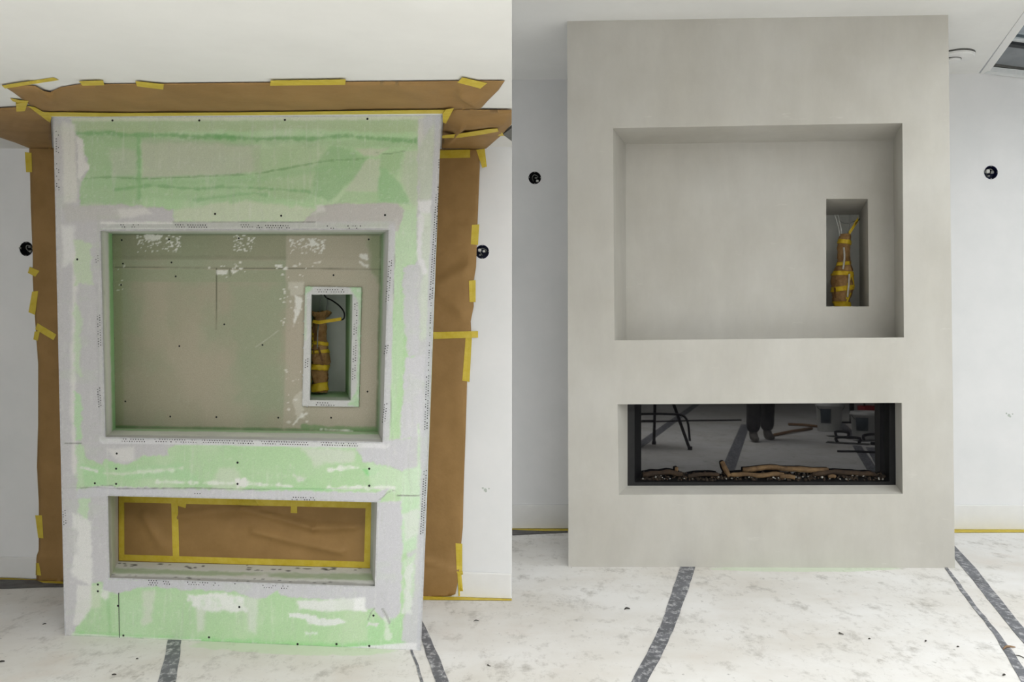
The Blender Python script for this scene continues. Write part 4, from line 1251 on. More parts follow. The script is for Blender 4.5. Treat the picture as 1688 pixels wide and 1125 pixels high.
# ember bed: crushed coals and glass chips along the tray
def tray_pt(u, t):
    a, b = at(u, 795, FIRE_R), at(1057 + (u - 1046) * 401 / 420, 781.3, SCREEN)
    return a.lerp(b, t)
def chunk(bm, c, s, rng):
    r = bmesh.ops.create_icosphere(bm, subdivisions=1, radius=s, matrix=Matrix.Translation(c))
    for v in r['verts']:
        v.co = c + (v.co - c) * rng.uniform(.55, 1.2)
        v.co.z = max(v.co.z, c.z - s * .6)
rng = random.Random(11)
bm = bmesh.new()
for _ in range(420):
    c = tray_pt(rng.uniform(1050, 1462), rng.uniform(.08, .95)) + Vector((0, 0, .006))
    chunk(bm, c, rng.uniform(.005, .013), rng)
tag(bm_obj('coal_bed', bm, simple('charred_coals', (26, 22, 18), (58, 46, 34), 40, .8), fire), kind='stuff')
bm = bmesh.new()
for _ in range(46):
    c = tray_pt(rng.uniform(1050, 1462), rng.uniform(.02, .5)) + Vector((0, 0, .014))
    chunk(bm, c, rng.uniform(.004, .008), rng)
tag(bm_obj('glass_chips', bm, simple('pale_glass_chips', (104, 104, 102), (150, 148, 140), 60, .3), fire), kind='stuff')

LOGM = simple('driftwood', (72, 54, 36), (110, 88, 60), 20, .8, 70, .6, .006, (1, 1, 1))
LOGD = simple('charred_driftwood', (36, 28, 22), (62, 48, 34), 22, .85, 70, .6, .006)
def log(pts, r, mat, label):
    P = smooth_path(pts, 5)
    n = len(P)
    v, f = [], []
    rad = [r * (1.0 + .22 * mnoise.noise(p * 22)) * (.8 if i in (0, n - 1) else 1) for i, p in enumerate(P)]
    P = [p + Vector((0, 0, .008 * mnoise.noise(p * 15))) for p in P]
    tube_geo(P, r, 9, v, f, rad)
    o = mesh_obj('driftwood_log', v, f, mat, None, True)
    return tag(o, label, 'log', 'driftwood logs on the tray of the fire')
def tp(u, t, z): return tray_pt(u, t) + Vector((0, 0, z))
log([tp(1186, .85, .075), tp(1192, .6, .05), tp(1199, .35, .026), tp(1202, .2, .02)], .014, LOGM, 'pale driftwood stick leaning back on the left of the tray')
log([tp(1202, .3, .022), tp(1225, .3, .026), tp(1262, .34, .024), tp(1292, .4, .022)], .013, LOGM, 'pale driftwood stick lying level beside the leaning one')
log([tp(1222, .75, .032), tp(1262, .8, .044), tp(1310, .7, .038), tp(1368, .78, .03)], .016, LOGM, 'long driftwood branch at the back of the tray')
log([tp(1285, .2, .02), tp(1302, .18, .022), tp(1311, .1, .02)], .012, LOGM, 'short orange brown driftwood piece at the front middle of the tray')
log([tp(1366, .22, .02), tp(1374, .18, .024), tp(1378, .12, .018)], .010, LOGM, 'small driftwood stub at the front right of the tray')
log([tp(1056, .4, .022), tp(1090, .5, .03), tp(1120, .4, .026)], .015, LOGD, 'charred log at the left end of the tray')
log([tp(1132, .3, .02), tp(1150, .35, .024), tp(1184, .3, .022)], .012, LOGD, 'charred log left of the leaning stick')
log([tp(1340, .5, .02), tp(1390, .6, .024), tp(1446, .5, .02)], .015, LOGD, 'charred log at the right end of the tray')
log([tp(1107, .62, .043), tp(1113, .6, .045)], .013, LOGM, 'round pale driftwood knot at the left back of the tray')

# ------------------------------------------------------------------ wrapped cable bundles in the two cable niches
PAPW = simple('wrapped_brown_paper', (126, 92, 52), (166, 130, 84), 16, .6, 45, .7, .01)
PAPD = simple('dark_creased_paper', (92, 64, 36), (122, 90, 54), 16, .6, 45, .7, .01)
BTAPE = simple('yellow_band_tape', (190, 154, 22), (214, 186, 50), 18, .5, 45, .4, .006)
FILMW = simple('clear_film_scraps', (168, 164, 156), (196, 192, 184), 30, .3)
def bundle(prof, pl, bands, lean, label, pxm_floor, rough_seed):
    """prof: (v, centre u, width px) down the bundle, seen on plane pl"""
    ys = [p[0] for p in prof]
    base = at(prof[-1][1], prof[-1][0], pl)
    root = empty('cable_bundle', base)
    tag(root, label, 'cable bundle', 'wrapped cable bundles')
    k = 22
    def prof_at(v):
        return np.interp(v, ys, [p[1] for p in prof]), np.interp(v, ys, [p[2] for p in prof])
    def lathe(name, v0, v1, grow, mat, n, seed, lump=.24, tilt=0, a_from=0, a_to=None):
        vs, fs = [], []
        for i in range(n):
            for j in range(k):
                a = 2 * math.pi * j / k
                v = v0 + (v1 - v0) * i / (n - 1) + tilt * math.cos(a)
                cu, w = prof_at(v)
                c = at(cu, v, pl)
                R = (at(cu + w / 2, v, pl) - c).length
                d = Vector((math.cos(a), math.sin(a), 0))
                rr_ = R * (1 + lump * mnoise.noise(Vector((d.x * 1.6, d.y * 1.6, v * .09 + seed))) + lump * .5 * mnoise.noise(Vector((d.x * 5, d.y * 5, v * .2 + seed))) - lump * .45 * abs(mnoise.noise(Vector((d.x * 3.4, d.y * 3.4, v * .05 + seed * 2))))) + grow
                vs.append(c + d * rr_ + Vector((0, 0, .003 * mnoise.noise(Vector((d.x * 3, d.y * 3, v + seed))))))
        for i in range(n - 1):
            for j in range(k):
                j2 = (j + 1) % k
                fs.append([i * k + j, i * k + j2, (i + 1) * k + j2, (i + 1) * k + j])
        fs.append(list(range(k))); fs.append([(n - 1) * k + j for j in range(k)][::-1])
        return mesh_obj(name, vs, fs, mat, root, True)
    lathe('paper_wrap', ys[0], ys[-1], 0, PAPW, 46, rough_seed)
    for q, (v0, v1) in enumerate(bands):
        lathe('tape_band', v0, v1, .0025 + .0004 * q, BTAPE, 7, rough_seed, .24, (1.6, -1.2, .8, -2.0, 1.0, -1.5)[q % 6])
    # loose upright strips of tape and paper edge standing proud of the wrap
    rr2 = random.Random(int(rough_seed * 10))
    for q in range(7):
        a = math.pi * (1.12 + .76 * rr2.random())
        va = rr2.uniform(ys[2], ys[-3])
        vb = min(ys[-1], va + rr2.uniform(14, 34))
        da = rr2.uniform(-.35, .35)
        vs, fs = [], []
        for i in range(8):
            v = va + (vb - va) * i / 7
            cu, w = prof_at(v)
            c = at(cu, v, pl)
            R = (at(cu + w / 2, v, pl) - c).length
            for s_ in (-.10, .10):
                aa = a + da * i / 7 + s_
                vs.append(c + Vector((math.cos(aa), math.sin(aa), 0)) * (R * 1.03 + .003 + .002 * mnoise.noise(Vector((v * .2, aa, rough_seed)))))
        fs = [[2 * i, 2 * i + 1, 2 * i + 3, 2 * i + 2] for i in range(7)]
        o = mesh_obj(('tape_strip', 'paper_fold')[q % 2], vs, fs, (BTAPE, PAPD)[q % 2], root)
        m_ = o.modifiers.new('t', 'SOLIDIFY'); m_.thickness = .0016
    return root, prof_at

BP_L = NICHE_L.off(-.22)
prof = [(515, 528, 27), (520, 528, 25), (527, 527, 20), (533, 526.5, 22), (548, 527, 22), (560, 527, 24), (572, 527, 26), (585, 527.5, 30), (600, 527.5, 30), (615, 527, 29), (630, 528, 26), (640, 528, 27), (647, 528, 24)]
root, pa = bundle(prof, BP_L, [(563, 569), (577, 583), (601, 610), (631, 645)], 0, 'brown paper cable bundle banded in yellow tape, in the unfinished niche', 647, 3.1)
# paper crown on top
vs, fs = [], []
k = 16
for q, (v, g) in enumerate(((523, .9), (514, 1.35))):
    for j in range(k):
        a = 2 * math.pi * j / k
        c = at(528, v + (2.0 * math.sin(a * 3) if q else 0), BP_L)
        R = 13 * (c.y) / FPX * g
        vs.append(c + Vector((math.cos(a), math.sin(a), 0)) * R * (1 + .12 * math.sin(a * 5)))
fs = [[j, (j + 1) % k, k + (j + 1) % k, k + j] for j in range(k)]
o = mesh_obj('paper_crown', vs, fs, PAPW, root)
s = o.modifiers.new('t', 'SOLIDIFY'); s.thickness = .002
FRN = BP_L.off(.065)
tube('black_cable', smooth_path([at(533, 484, BP_L), at(538, 491, BP_L), at(548, 496, BP_L), at(560, 505, BP_L), at(567, 515, BP_L), at(567, 525, BP_L), at(561, 528.5, BP_L)]), .0035, M['wire_black'], root)
tube('grey_cable', smooth_path([at(530, 484, BP_L), at(527.5, 500, BP_L), at(527, 524, BP_L), at(524, 545, FRN), at(523, 575, FRN)]), .003, M['wire_grey'], root)
tube('grey_cable', smooth_path([at(538, 488, BP_L), at(540, 500, BP_L), at(537, 517, BP_L)]), .003, M['wire_grey'], root)
def flat_strip(name, pts, w, mat, parent, pl):
    vs, fs = [], []
    for i, (u, v) in enumerate(pts):
        for s_ in (-1, 1):
            vs.append(at(u, v + s_ * w / 2, pl) + pl.n * (.006 * math.sin(i * 1.3)))
    fs = [[2 * i, 2 * i + 1, 2 * i + 3, 2 * i + 2] for i in range(len(pts) - 1)]
    o = mesh_obj(name, vs, fs, mat, parent)
    m_ = o.modifiers.new('t', 'SOLIDIFY'); m_.thickness = .0015
    return o
flat_strip('tape_tail', [(516, 530), (526, 532), (538, 530), (550, 528), (562, 526)], 5.5, BTAPE, root, FRN)

BP_R = NICHE_R.off(-.26)
prof = [(386, 1394, 14), (392, 1393, 20), (400, 1392, 21), (412, 1391, 19), (425, 1390.5, 21), (437, 1390, 22), (446, 1389.5, 29), (456, 1389, 35), (470, 1389, 35), (483, 1388.5, 31), (492, 1388, 28), (500, 1388, 25), (512, 1388, 24)]
root, pa = bundle(prof, BP_R, [(396, 403), (432, 438), (448, 455), (472, 480), (498, 506)], 0, 'vase shaped paper and tape cable bundle in the finished niche', 512, 8.4)
FRN = BP_R.off(.075)
tube('dark_cable', smooth_path([at(1380, 356, BP_R), at(1384, 364, BP_R), at(1393, 369, BP_R), at(1402, 368, BP_R), at(1412, 363, BP_R)]), .003, M['wire_grey'], root)
for a, b in ((1376, 1385), (1381, 1388), (1400, 1397)):
    tube('thin_cable', smooth_path([at(a, 354, BP_R), at((a + b) / 2 + 1, 372, BP_R), at(b, 390, BP_R)]), .0028, M['wire_white'] if a != 1400 else M['wire_grey'], root)
tube('dark_cable', smooth_path([at(1396, 392, BP_R), at(1401, 380, BP_R.off(.015)), at(1411, 368, BP_R.off(.02)), at(1417, 361, BP_R)]), .003, M['wire_black'], root)
flat_strip('tape_tail', [(1399, 386), (1404, 378), (1409, 370), (1415, 362)], 8, BTAPE, root, BP_R.off(.02))
tube('film_scrap', smooth_path([at(1391, 408, FRN), at(1392, 425, FRN), at(1390, 444, FRN)]), .006, FILMW, root, 6)
tube('film_scrap', smooth_path([at(1400, 452, FRN), at(1399, 470, FRN), at(1397, 490, FRN)]), .006, FILMW, root, 6)

# ------------------------------------------------------------------ ceiling smoke alarm
cs = plane3(*[Vector((x, y, ceil_z(x, y))) for x, y in ((1, 5), (2, 5), (1, 6))])
sc = at(1575, 90, CEIL)
root = empty('smoke_alarm', sc)
tag(root, 'round white smoke alarm on the ceiling beside the grey breast', 'smoke alarm')
def disc_lathe(name, prof_, mat, parent, c, k=40):
    vs, fs = [], []
    for r_, h in prof_:
        for j in range(k):
            a = 2 * math.pi * j / k
            vs.append(c + Vector((r_ * math.cos(a), r_ * math.sin(a), -h)))
    for i in range(len(prof_) - 1):
        for j in range(k):
            j2 = (j + 1) % k
            fs.append([i * k + j, (i + 1) * k + j, (i + 1) * k + j2, i * k + j2])
    fs.append([(len(prof_) - 1) * k + j for j in range(k)])
    return mesh_obj(name, vs, fs, mat, parent)
RA = .112
disc_lathe('base', [(RA * 1.0, -.006), (RA * 1.0, .006), (RA * .9, .006)], M['grey_frame'], root, sc)['label'] = 'grey ring drawn as the shade line under the cover'  # dark rim line of shade is coloured in as a grey ring
disc_lathe('cover', [(RA * .9, .005), (RA * 1.0, .008), (RA, .020), (RA * .95, .025), (RA * .5, .030)], M['white_gloss'], root, sc)
disc_lathe('shade_ring', [(RA * .47, .026), (RA * .47, .034), (RA * .4, .034)], M['grey_frame'], root, sc + Vector((-.02, .0, 0)))  # second grey ring paints the shade around the cap
disc_lathe('sensor_cap', [(RA * .44, .022), (RA * .44, .044), (RA * .40, .048), (RA * .1, .049)], M['white_gloss'], root, sc + Vector((-.02, .0, 0)))

# ------------------------------------------------------------------ small marks and debris
SM = simple('grey_green_smudge', (168, 178, 168), (200, 206, 200), 60, .8)
def smudge(pts, pl, name_wall, label):
    v, f = [], []
    for (u, w, r_) in pts:
        disc_geo(at(u, w, pl) + pl.n * .0008, pl.n, r_, 7, v, f)
    return tag(mesh_obj('filler_smudge', v, f, SM), label, 'smudge', 'filler smudges on the white walls')
smudge([(796, 805, .005), (800, 808, .008), (801, 810, .006), (806, 806, .004)], WALL_L, '', 'small grey green smudge on the wall right of the brown paper')
smudge([(1659, 682, .006), (1663, 685, .01), (1665, 687, .007), (1669, 683, .005)], WALL_R, '', 'small grey green smudge on the wall at the right edge')
DB = simple('dark_chip', (44, 42, 40), (80, 76, 70), 60, .8)
WD = simple('wood_chip', (128, 104, 80), (150, 124, 98), 60, .8)
def chip(u, v, L, w, ang, mat, label, curve=.0):
    L, w = L * .8, w * .7
    c = at(u, v, FLOOR)
    d = Vector((math.cos(ang), math.sin(ang), 0))
    pts = smooth_path([c - d * L / 2 + Vector((0, 0, w)), c + Vector((-d.y, d.x, 0)) * curve * L + Vector((0, 0, w * 1.6)), c + d * L / 2 + Vector((0, 0, w))], 4)
    n = len(pts)
    v_, f_ = [], []
    tube_geo(pts, w, 6, v_, f_, [w * (.35 + .65 * math.sin(math.pi * (i + .5) / n)) for i in range(n)])
    return tag(mesh_obj('debris_chip', v_, f_, mat), label, 'debris', 'scraps of debris on the floor')
chip(1034, 1006, .035, .006, .35, DB, 'black curled scrap on the floor left of the broad wavy tape', .3)
chip(1387, 1046, .035, .005, 1.9, DB, 'thin black curled scrap on the floor at the middle of the right photo', .3)
chip(1433, 1055, .012, .004, 0, DB, 'tiny black crumb right of the thin curled scrap')
chip(1526, 1059, .018, .005, .8, DB, 'small dark crumb left of the narrow tape')
chip(1664, 1071, .08, .007, .35, WD, 'brown wood splinter lying between the two right hand tapes', .2)
chip(1679, 1084, .06, .003, -1.0, DB, 'thin dark twig beside the brown splinter', .2)
chip(1579, 1068, .012, .004, 0, DB, 'tiny dark crumb on the floor nearest the narrow tape')
chip(1655, 1115, .02, .005, .5, DB, 'dark crumb in the bottom right corner')
chip(785, 1025, .03, .003, .4, DB, 'thin dark scrap on the white floor beside the wide tape', .3)
chip(807, 1098, .03, .003, 2.0, DB, 'thin dark scrap near the bottom edge right of the wide tape', .3)
chip(226, 1088, .012, .004, 0, DB, 'small dark crumb left of the grey tape under the green breast')
chip(188, 1114, .02, .004, .3, DB, 'dark crumb near the bottom edge left of the grey tape')
chip(73, 1030, .02, .003, .8, DB, 'small dark scrap on the floor left of the green breast')
chip(2, 1093, .03, .005, .6, DB, 'dark scrap at the left edge of the floor')

# ------------------------------------------------------------------ what stands behind the viewer and shows in the black glass
def glass_at(u, v, z=0.0):
    """the point at height z that the screen mirrors into this line of sight"""
    d = ray(u, v)
    n, p = SCREEN.n, SCREEN.p
    q = EYE + d * (n.dot(p - EYE) / n.dot(d))
    r_ = d - n * (2 * n.dot(d))
    return q + r_ * ((z - q.z) / r_.z)
EXTRA = 'floor tapes behind the viewer'
def far_strip(a, b, w, label):
    p, q = glass_at(*a), glass_at(*b)
    s = Vector((-(q - p).y, (q - p).x, 0)).normalized() * w / 2
    v, f = [], []
    h = Vector((0, 0, .0018))
    slab_geo([p - s + h, q - s + h, q + s + h, p + s + h], Vector((0, 0, 1)), .0014, v, f)
    tag(mesh_obj('floor_tape', v, f, M['floor_tape']), label, 'floor tape', FT)
far_strip((1200, 775), (1229, 700), .13, 'grey floor tape mirrored left of the boots in the black glass')
far_strip((1050, 738), (1152, 664), .13, 'grey floor tape mirrored at the left of the black glass')
far_strip((1412, 735), (1444, 784), .1, 'grey floor tape mirrored at the right of the black glass')
far_strip((1436, 738), (1462, 780), .12, 'second grey floor tape mirrored at the far right of the black glass')
far_strip((1386, 699), (1410, 722), .12, 'short grey floor tape mirrored between the two buckets')

# buckets
BK = simple('white_bucket_plastic', (188, 188, 184), (204, 204, 200), 14, .5)
LBL = simple('dark_bucket_label', (48, 58, 66), (80, 88, 92), 60, .6)
def bucket(c, R, H, label, lid):
    root = empty('bucket', c)
    tag(root, label, 'bucket', 'plastic buckets behind the viewer')
    def lt(name, prof_, mat, a0=0, a1=2 * math.pi, k=32):
        vs, fs = [], []
        full = abs(a1 - a0 - 2 * math.pi) < 1e-6
        for r_, z_ in prof_:
            for j in range(k + (0 if full else 1)):
                a = a0 + (a1 - a0) * j / k
                vs.append(c + Vector((r_ * math.cos(a), r_ * math.sin(a), z_)))
        kk = k if full else k + 1
        for i in range(len(prof_) - 1):
            for j in range(k):
                j2 = (j + 1) % kk
                fs.append([i * kk + j, i * kk + j2, (i + 1) * kk + j2, (i + 1) * kk + j])
        return mesh_obj(name, vs, fs, mat, root, True)
    b = lt('body', [(0.001, .002), (R * .84, .002), (R * .86, .012), (R * .97, H * .84), (R * 1.03, H * .85), (R * 1.03, H * .93), (R, H * .94), (R, H), (R * .96, H), (R * .82, .03), (.001, .025)], BK)
    lt('rim_band', [(R * 1.0, H * .88), (R * 1.05, H * .885), (R * 1.05, H * .91), (R * 1.0, H * .915)], BK)
    lt('label_panel', [(R * .905, H * .3), (R * .905 + .004, H * .31), (R * .965 + .003, H * .78), (R * .96, H * .79)], LBL, 1.75, 2.6)
    pts = [c + Vector((R * 1.05 * math.cos(t), R * .25 * math.sin(t) + R * .3, H * .9 - R * .55 * math.sin(t))) for t in np.linspace(0, math.pi, 16)]
    tube('handle', pts, .004, M['black'], root, 6)
    return root
bucket(glass_at(1367, 711), .18, .40, 'white plastic bucket mirrored right of the boots in the black glass', True)
bucket(glass_at(1427, 722), .19, .34, 'grey plastic bucket mirrored at the right of the black glass', False)

# red crate behind the bucket
cr = glass_at(1448, 704)
root = empty('tool_crate', cr)
tag(root, 'red tool crate mirrored at the far right of the black glass', 'crate')
RED = simple('red_plastic', (150, 34, 40), (172, 46, 50), 20, .45)
for nm_, c_, s_ in (('base', (0, 0, .02), (.5, .3, .04)), ('side', (0, .145, .16), (.5, .014, .28)), ('side', (0, -.145, .16), (.5, .014, .28)), ('end', (.245, 0, .16), (.014, .3, .28)), ('end', (-.245, 0, .16), (.014, .3, .28))):
    bm = bmesh.new(); box_bm(bm, cr + Vector(c_), s_)
    bmesh.ops.bevel(bm, geom=bm.edges[:], offset=.004, segments=1, affect='EDGES')
    bm_obj(nm_, bm, RED, root)
tube('handle', smooth_path([cr + Vector((-.2, 0, .3)), cr + Vector((-.18, 0, .42)), cr + Vector((.18, 0, .42)), cr + Vector((.2, 0, .3))]), .012, M['black'], root)

# folding trestle at the left
ts = glass_at(1078, 733)
root = empty('trestle', ts)
tag(root, 'black metal trestle mirrored at the left end of the black glass', 'trestle')
for k_, (a, b) in enumerate((((0, 0, 0), (.02, 0, .8)), ((-.75, 0, 0), (-.73, 0, .8)), ((.34, .55, 0), (.1, .2, .8)), ((-.6, .55, 0), (-.7, .2, .8)))):
    tube('leg', [ts + Vector(a), ts + Vector(a).lerp(Vector(b), .5), ts + Vector(b)], .018, M['black'], root)
    tube('foot', [ts + Vector(a), ts + Vector(a) + Vector((0, 0, .04))], .026, M['black'], root)
tube('rail', [ts + Vector((-.75, 0, .28)), ts + Vector((.02, 0, .28))], .016, M['black'], root)
tube('rail', smooth_path([ts + Vector((-.62, .5, .4)), ts + Vector((.1, .42, .4)), ts + Vector((.3, .5, .36)), ts + Vector((.34, .55, .1))]), .014, M['black'], root)
bm = bmesh.new(); box_bm(bm, ts + Vector((-.35, .12, .82)), (1.1, .5, .03))
bmesh.ops.bevel(bm, geom=bm.edges[:], offset=.005, segments=1, affect='EDGES')
bm_obj('top_board', bm, WD, root)

# post, sticks and trowels on the floor
pp = glass_at(1404, 698)
root = empty('prop_stand', pp)
tag(root, 'black upright prop stand mirrored behind the grey bucket', 'stand')
tube('post', [pp, pp + Vector((0, 0, 1.1))], .035, M['black'], root)
bm = bmesh.new(); box_bm(bm, pp + Vector((0, 0, .012)), (.5, .1, .024)); bm_obj('base_plate', bm, M['black'], root)
STICK = simple('bare_stick', (130, 98, 66), (156, 120, 84), 30, .8)
def stick(a, b, r_, mat, label):
    p, q = glass_at(*a), glass_at(*b)
    z = Vector((0, 0, r_))
    o = tube('batten', [p + z, p.lerp(q, .5) + z * 1.4, q + z], r_, mat, None, 6)
    tag(o, label, 'batten', 'loose battens on the floor behind the viewer')
stick((1276, 720), (1338, 709), .02, STICK, 'brown batten mirrored between the boots and the white bucket')
stick((1300, 702), (1352, 706), .02, STICK, 'second brown batten mirrored under the white bucket')
stick((1060, 697), (1222, 694), .012, M['black'], 'thin dark pole mirrored left of the boots')
stick((1436, 734), (1470, 737), .02, M['black'], 'short black batten mirrored at the far right of the black glass')
stick((1380, 746), (1444, 748), .012, M['black'], 'thin black batten mirrored in front of the tools')
def trowel(u, v, ang, L, label):
    c = glass_at(u, v)
    root = empty('trowel', c)
    tag(root, label, 'trowel', 'plastering trowels behind the viewer')
    bm = bmesh.new(); box_bm(bm, c + Vector((0, 0, .01)), (L, .14, .006), ang)
    bmesh.ops.bevel(bm, geom=bm.edges[:], offset=.002, segments=1, affect='EDGES')
    bm_obj('blade', bm, M['grey_frame'], root)
    d = Vector((math.cos(ang), math.sin(ang), 0))
    tube('handle', smooth_path([c - d * L * .25 + Vector((0, 0, .012)), c - d * L * .25 + Vector((0, 0, .07)), c + d * L * .25 + Vector((0, 0, .075)), c + d * L * .25 + Vector((0, 0, .012))]), .018, M['black'], root)
trowel(1398, 732, .5, .5, 'dark plastering trowel mirrored on the floor in front of the grey bucket')
trowel(1436, 727, -.4, .45, 'second plastering trowel mirrored beside the grey bucket')
trowel(1388, 722, 1.1, .4, 'rearmost plastering trowel mirrored on the floor by the white bucket')

# ------------------------------------------------------------------ the worker whose legs show in the glass
f1, f2 = glass_at(1240, 733), glass_at(1269, 721)
hip = (f1 + f2) / 2
face_dir = (SCREEN.p - hip); face_dir.z = 0; face_dir = Vector((0.05, 1, 0)).normalized()
sd = Vector((face_dir.y, -face_dir.x, 0))
# feet no further apart than a standing stride
f1 = hip - sd * .12 + face_dir * .06
f2 = hip + sd * .12 - face_dir * .16
SKIN = simple('skin', (196, 150, 122), (208, 162, 134), 10, .55)
JEANS = simple('dusty_work_trousers', (52, 52, 54), (92, 90, 88), 14, .85, 40, .4, .006)
SHIRT = simple('dark_work_shirt', (44, 46, 50), (60, 62, 66), 12, .85, 40, .4, .006)
BOOT = simple('grey_work_boot', (92, 88, 82), (126, 120, 112), 20, .7)
HAIR = simple('brown_hair', (52, 38, 28), (72, 54, 40), 40, .7)
man = empty('person', Vector((hip.x, hip.y, 0)))
tag(man, 'person standing in dusty work trousers and boots, mirrored in the black glass', 'person')
def skin_mesh(name, verts, edges, radii, root_i, mat, parent, sub=2):
    me = bpy.data.meshes.new(name)
    c0 = Vector(verts[root_i])
    me.from_pydata([tuple(Vector(v) - c0) for v in verts], edges, [])
    o = bpy.data.objects.new(name, me)
    COL.objects.link(o)
    o.parent = parent
    o.location = c0 - world_of(parent)
    ORIG[o.name] = c0
    md = o.modifiers.new('skin', 'SKIN')
    md.use_smooth_shade = True
    for i, r_ in enumerate(radii):
        sv = me.skin_vertices[0].data[i]
        sv.radius = (r_, r_) if not isinstance(r_, tuple) else r_
        sv.use_root = (i == root_i)
    s = o.modifiers.new('sub', 'SUBSURF'); s.levels = sub; s.render_levels = sub
    me.materials.append(mat)
    return o
def P(base, s=0, f=0, z=0): return Vector((base.x, base.y, 0)) + sd * s + face_dir * f + Vector((0, 0, z))
sh = P(hip, 0, 0, 0)
body_v = [P(sh, 0, 0, .96), P(sh, 0, .01, 1.12), P(sh, 0, .02, 1.28), P(sh, 0, 0, 1.42), P(sh, 0, .01, 1.5), P(sh, 0, .03, 1.56)]
body_r = [(.15, .11), (.14, .10), (.16, .11), (.12, .08), .055, .05]
body_e = [(i, i + 1) for i in range(5)]
hands = []
for s_ in (-1, 1):
    b0 = len(body_v)
    sp = P(sh, .19 * s_, 0, 1.41)
    el = P(sh, .25 * s_, .04, 1.14)
    wr = P(sh, .13 * s_, .27, 1.22)
    body_v += [sp, el, wr]
    body_r += [.062, .046, .03]
    body_e += [(3, b0), (b0, b0 + 1), (b0 + 1, b0 + 2)]
    hands.append((s_, el, wr))
for s_, ft in ((-1, f1), (1, f2)):
    b0 = len(body_v)
    body_v += [P(sh, .1 * s_, 0, .88), P(ft, 0, .03, .5), P(ft, 0, 0, .1)]
    body_r += [.095, .068, .045]
    body_e += [(0, b0), (b0, b0 + 1), (b0 + 1, b0 + 2)]
skin_mesh('body', body_v, body_e, body_r, 0, SKIN, man, 1)
for s_, ft in ((-1, f1), (1, f2)):
    skin_mesh('trouser_leg', [P(sh, .07 * s_, 0, .98), P(sh, .1 * s_, 0, .86), P(ft, 0, .035, .5), P(ft, 0, .01, .26), P(ft, 0, 0, .09)], [(0, 1), (1, 2), (2, 3), (3, 4)], [.13, .125, .098, .092, .095], 0, JEANS, man, 2)
    skin_mesh('boot', [P(ft, 0, -.06, .05), P(ft, 0, 0, .06), P(ft, .01 * s_, .12, .045), P(ft, .015 * s_, .2, .035), P(ft, 0, -.01, .18)], [(0, 1), (1, 2), (2, 3), (1, 4)], [(.045, .05), (.052, .055), (.05, .042), (.042, .032), .055], 1, BOOT, man, 2)
skin_mesh('shirt', [P(sh, 0, 0, .9), P(sh, 0, .01, 1.12), P(sh, 0, .02, 1.28), P(sh, 0, 0, 1.43), P(sh, -.2, 0, 1.41), P(sh, -.24, .02, 1.24), P(sh, .2, 0, 1.41), P(sh, .24, .02, 1.24)],
          [(0, 1), (1, 2), (2, 3), (3, 4), (4, 5), (3, 6), (6, 7)], [(.18, .14), (.165, .125), (.185, .135), (.13, .095), .078, .07, .078, .07], 1, SHIRT, man, 2)
# head with face
hc = P(sh, 0, .05, 1.66)
bm = bmesh.new()
bmesh.ops.create_uvsphere(bm, u_segments=24, v_segments=18, radius=.1)
for v in bm.verts:
    q = v.co.copy()
    k_ = 1 - .22 * max(0, -q.z / .1)
    v.co = sd * q.x * .78 * k_ + face_dir * q.y * .95 * k_ + Vector((0, 0, q.z * 1.2)) + hc
bm_obj('head', bm, SKIN, man, True)
hd = bpy.data.objects[[o.name for o in man.children if o.name.startswith('head')][0]]
def blob(name, c, rs, mat, parent):
    bm = bmesh.new()
    bmesh.ops.create_uvsphere(bm, u_segments=12, v_segments=8, radius=1)
    for v in bm.verts:
        q = v.co.copy()
        v.co = c + sd * q.x * rs[0] + face_dir * q.y * rs[1] + Vector((0, 0, q.z * rs[2]))
    return bm_obj(name, bm, mat, parent, True)
for s_ in (-1, 1):
    blob('eye', hc + sd * .03 * s_ + face_dir * .086 + Vector((0, 0, .005)), (.012, .01, .008), M['wire_white'], hd)
    blob('ear', hc + sd * .08 * s_ + Vector((0, 0, -.005)), (.01, .02, .032), SKIN, hd)
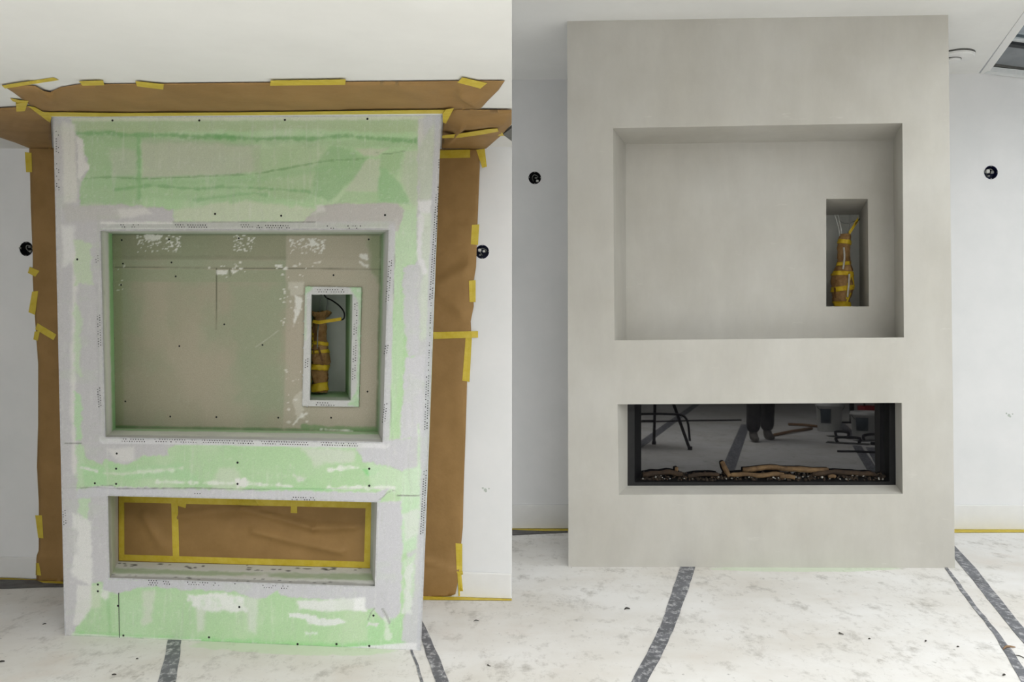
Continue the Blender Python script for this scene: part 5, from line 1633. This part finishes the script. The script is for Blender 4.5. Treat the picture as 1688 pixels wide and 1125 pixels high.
blob('nose', hc + face_dir * .1 + Vector((0, 0, -.022)), (.013, .02, .022), SKIN, hd)
blob('mouth', hc + face_dir * .083 + Vector((0, 0, -.062)), (.024, .008, .007), simple('lips', (158, 96, 84), (170, 104, 92), 20, .5), hd)
bm = bmesh.new()
bmesh.ops.create_uvsphere(bm, u_segments=24, v_segments=16, radius=.106)
for v in bm.verts:
    q = v.co.copy()
    if q.z < .02 and q.y > -.02: q *= .86
    v.co = sd * q.x * .8 + face_dir * (q.y * .96 - .006) + Vector((0, 0, max(q.z, -.05) * 1.2 + .008)) + hc
bm_obj('hair', bm, HAIR, man, True)
# hands closed on a phone held at the chest
ph = P(sh, 0, .36, 1.27)
bm = bmesh.new(); box_bm(bm, ph, (.15, .009, .075), math.atan2(sd.y, sd.x))
bmesh.ops.bevel(bm, geom=bm.edges[:], offset=.003, segments=2, affect='EDGES')
tag(bm_obj('phone', bm, M['black']), 'black phone held up in both hands of the person', 'phone')
for s_, el, wr in hands:
    edge = ph + sd * .078 * s_
    palm = wr.lerp(edge, .55)
    hv, he, hr = [wr, palm], [(0, 1)], [.026, (.034, .018)]
    hn = skin_mesh('hand', hv + [wr.lerp(edge, .8)], [(0, 1), (1, 2)], hr + [(.032, .016)], 0, SKIN, man, 2)
    for q, (dz, L) in enumerate(((.03, .9), (.011, 1.0), (-.008, .95), (-.026, .75))):
        k0 = wr.lerp(edge, .8) + Vector((0, 0, dz))
        skin_mesh('finger', [k0, edge + sd * .012 * s_ + Vector((0, 0, dz)) + face_dir * .01, edge + face_dir * .022 + Vector((0, 0, dz)) - sd * .012 * s_ * L, edge + face_dir * .02 - sd * .034 * s_ * L + Vector((0, 0, dz))],
                  [(0, 1), (1, 2), (2, 3)], [.009, .009, .0085, .007], 0, SKIN, hn, 1)
    skin_mesh('thumb', [palm + Vector((0, 0, .02)), palm.lerp(edge, .6) + Vector((0, 0, .03)) - face_dir * .03, edge - sd * .025 * s_ - face_dir * .014 + Vector((0, 0, .015))],
              [(0, 1), (1, 2)], [.011, .01, .008], 0, SKIN, hn, 1)
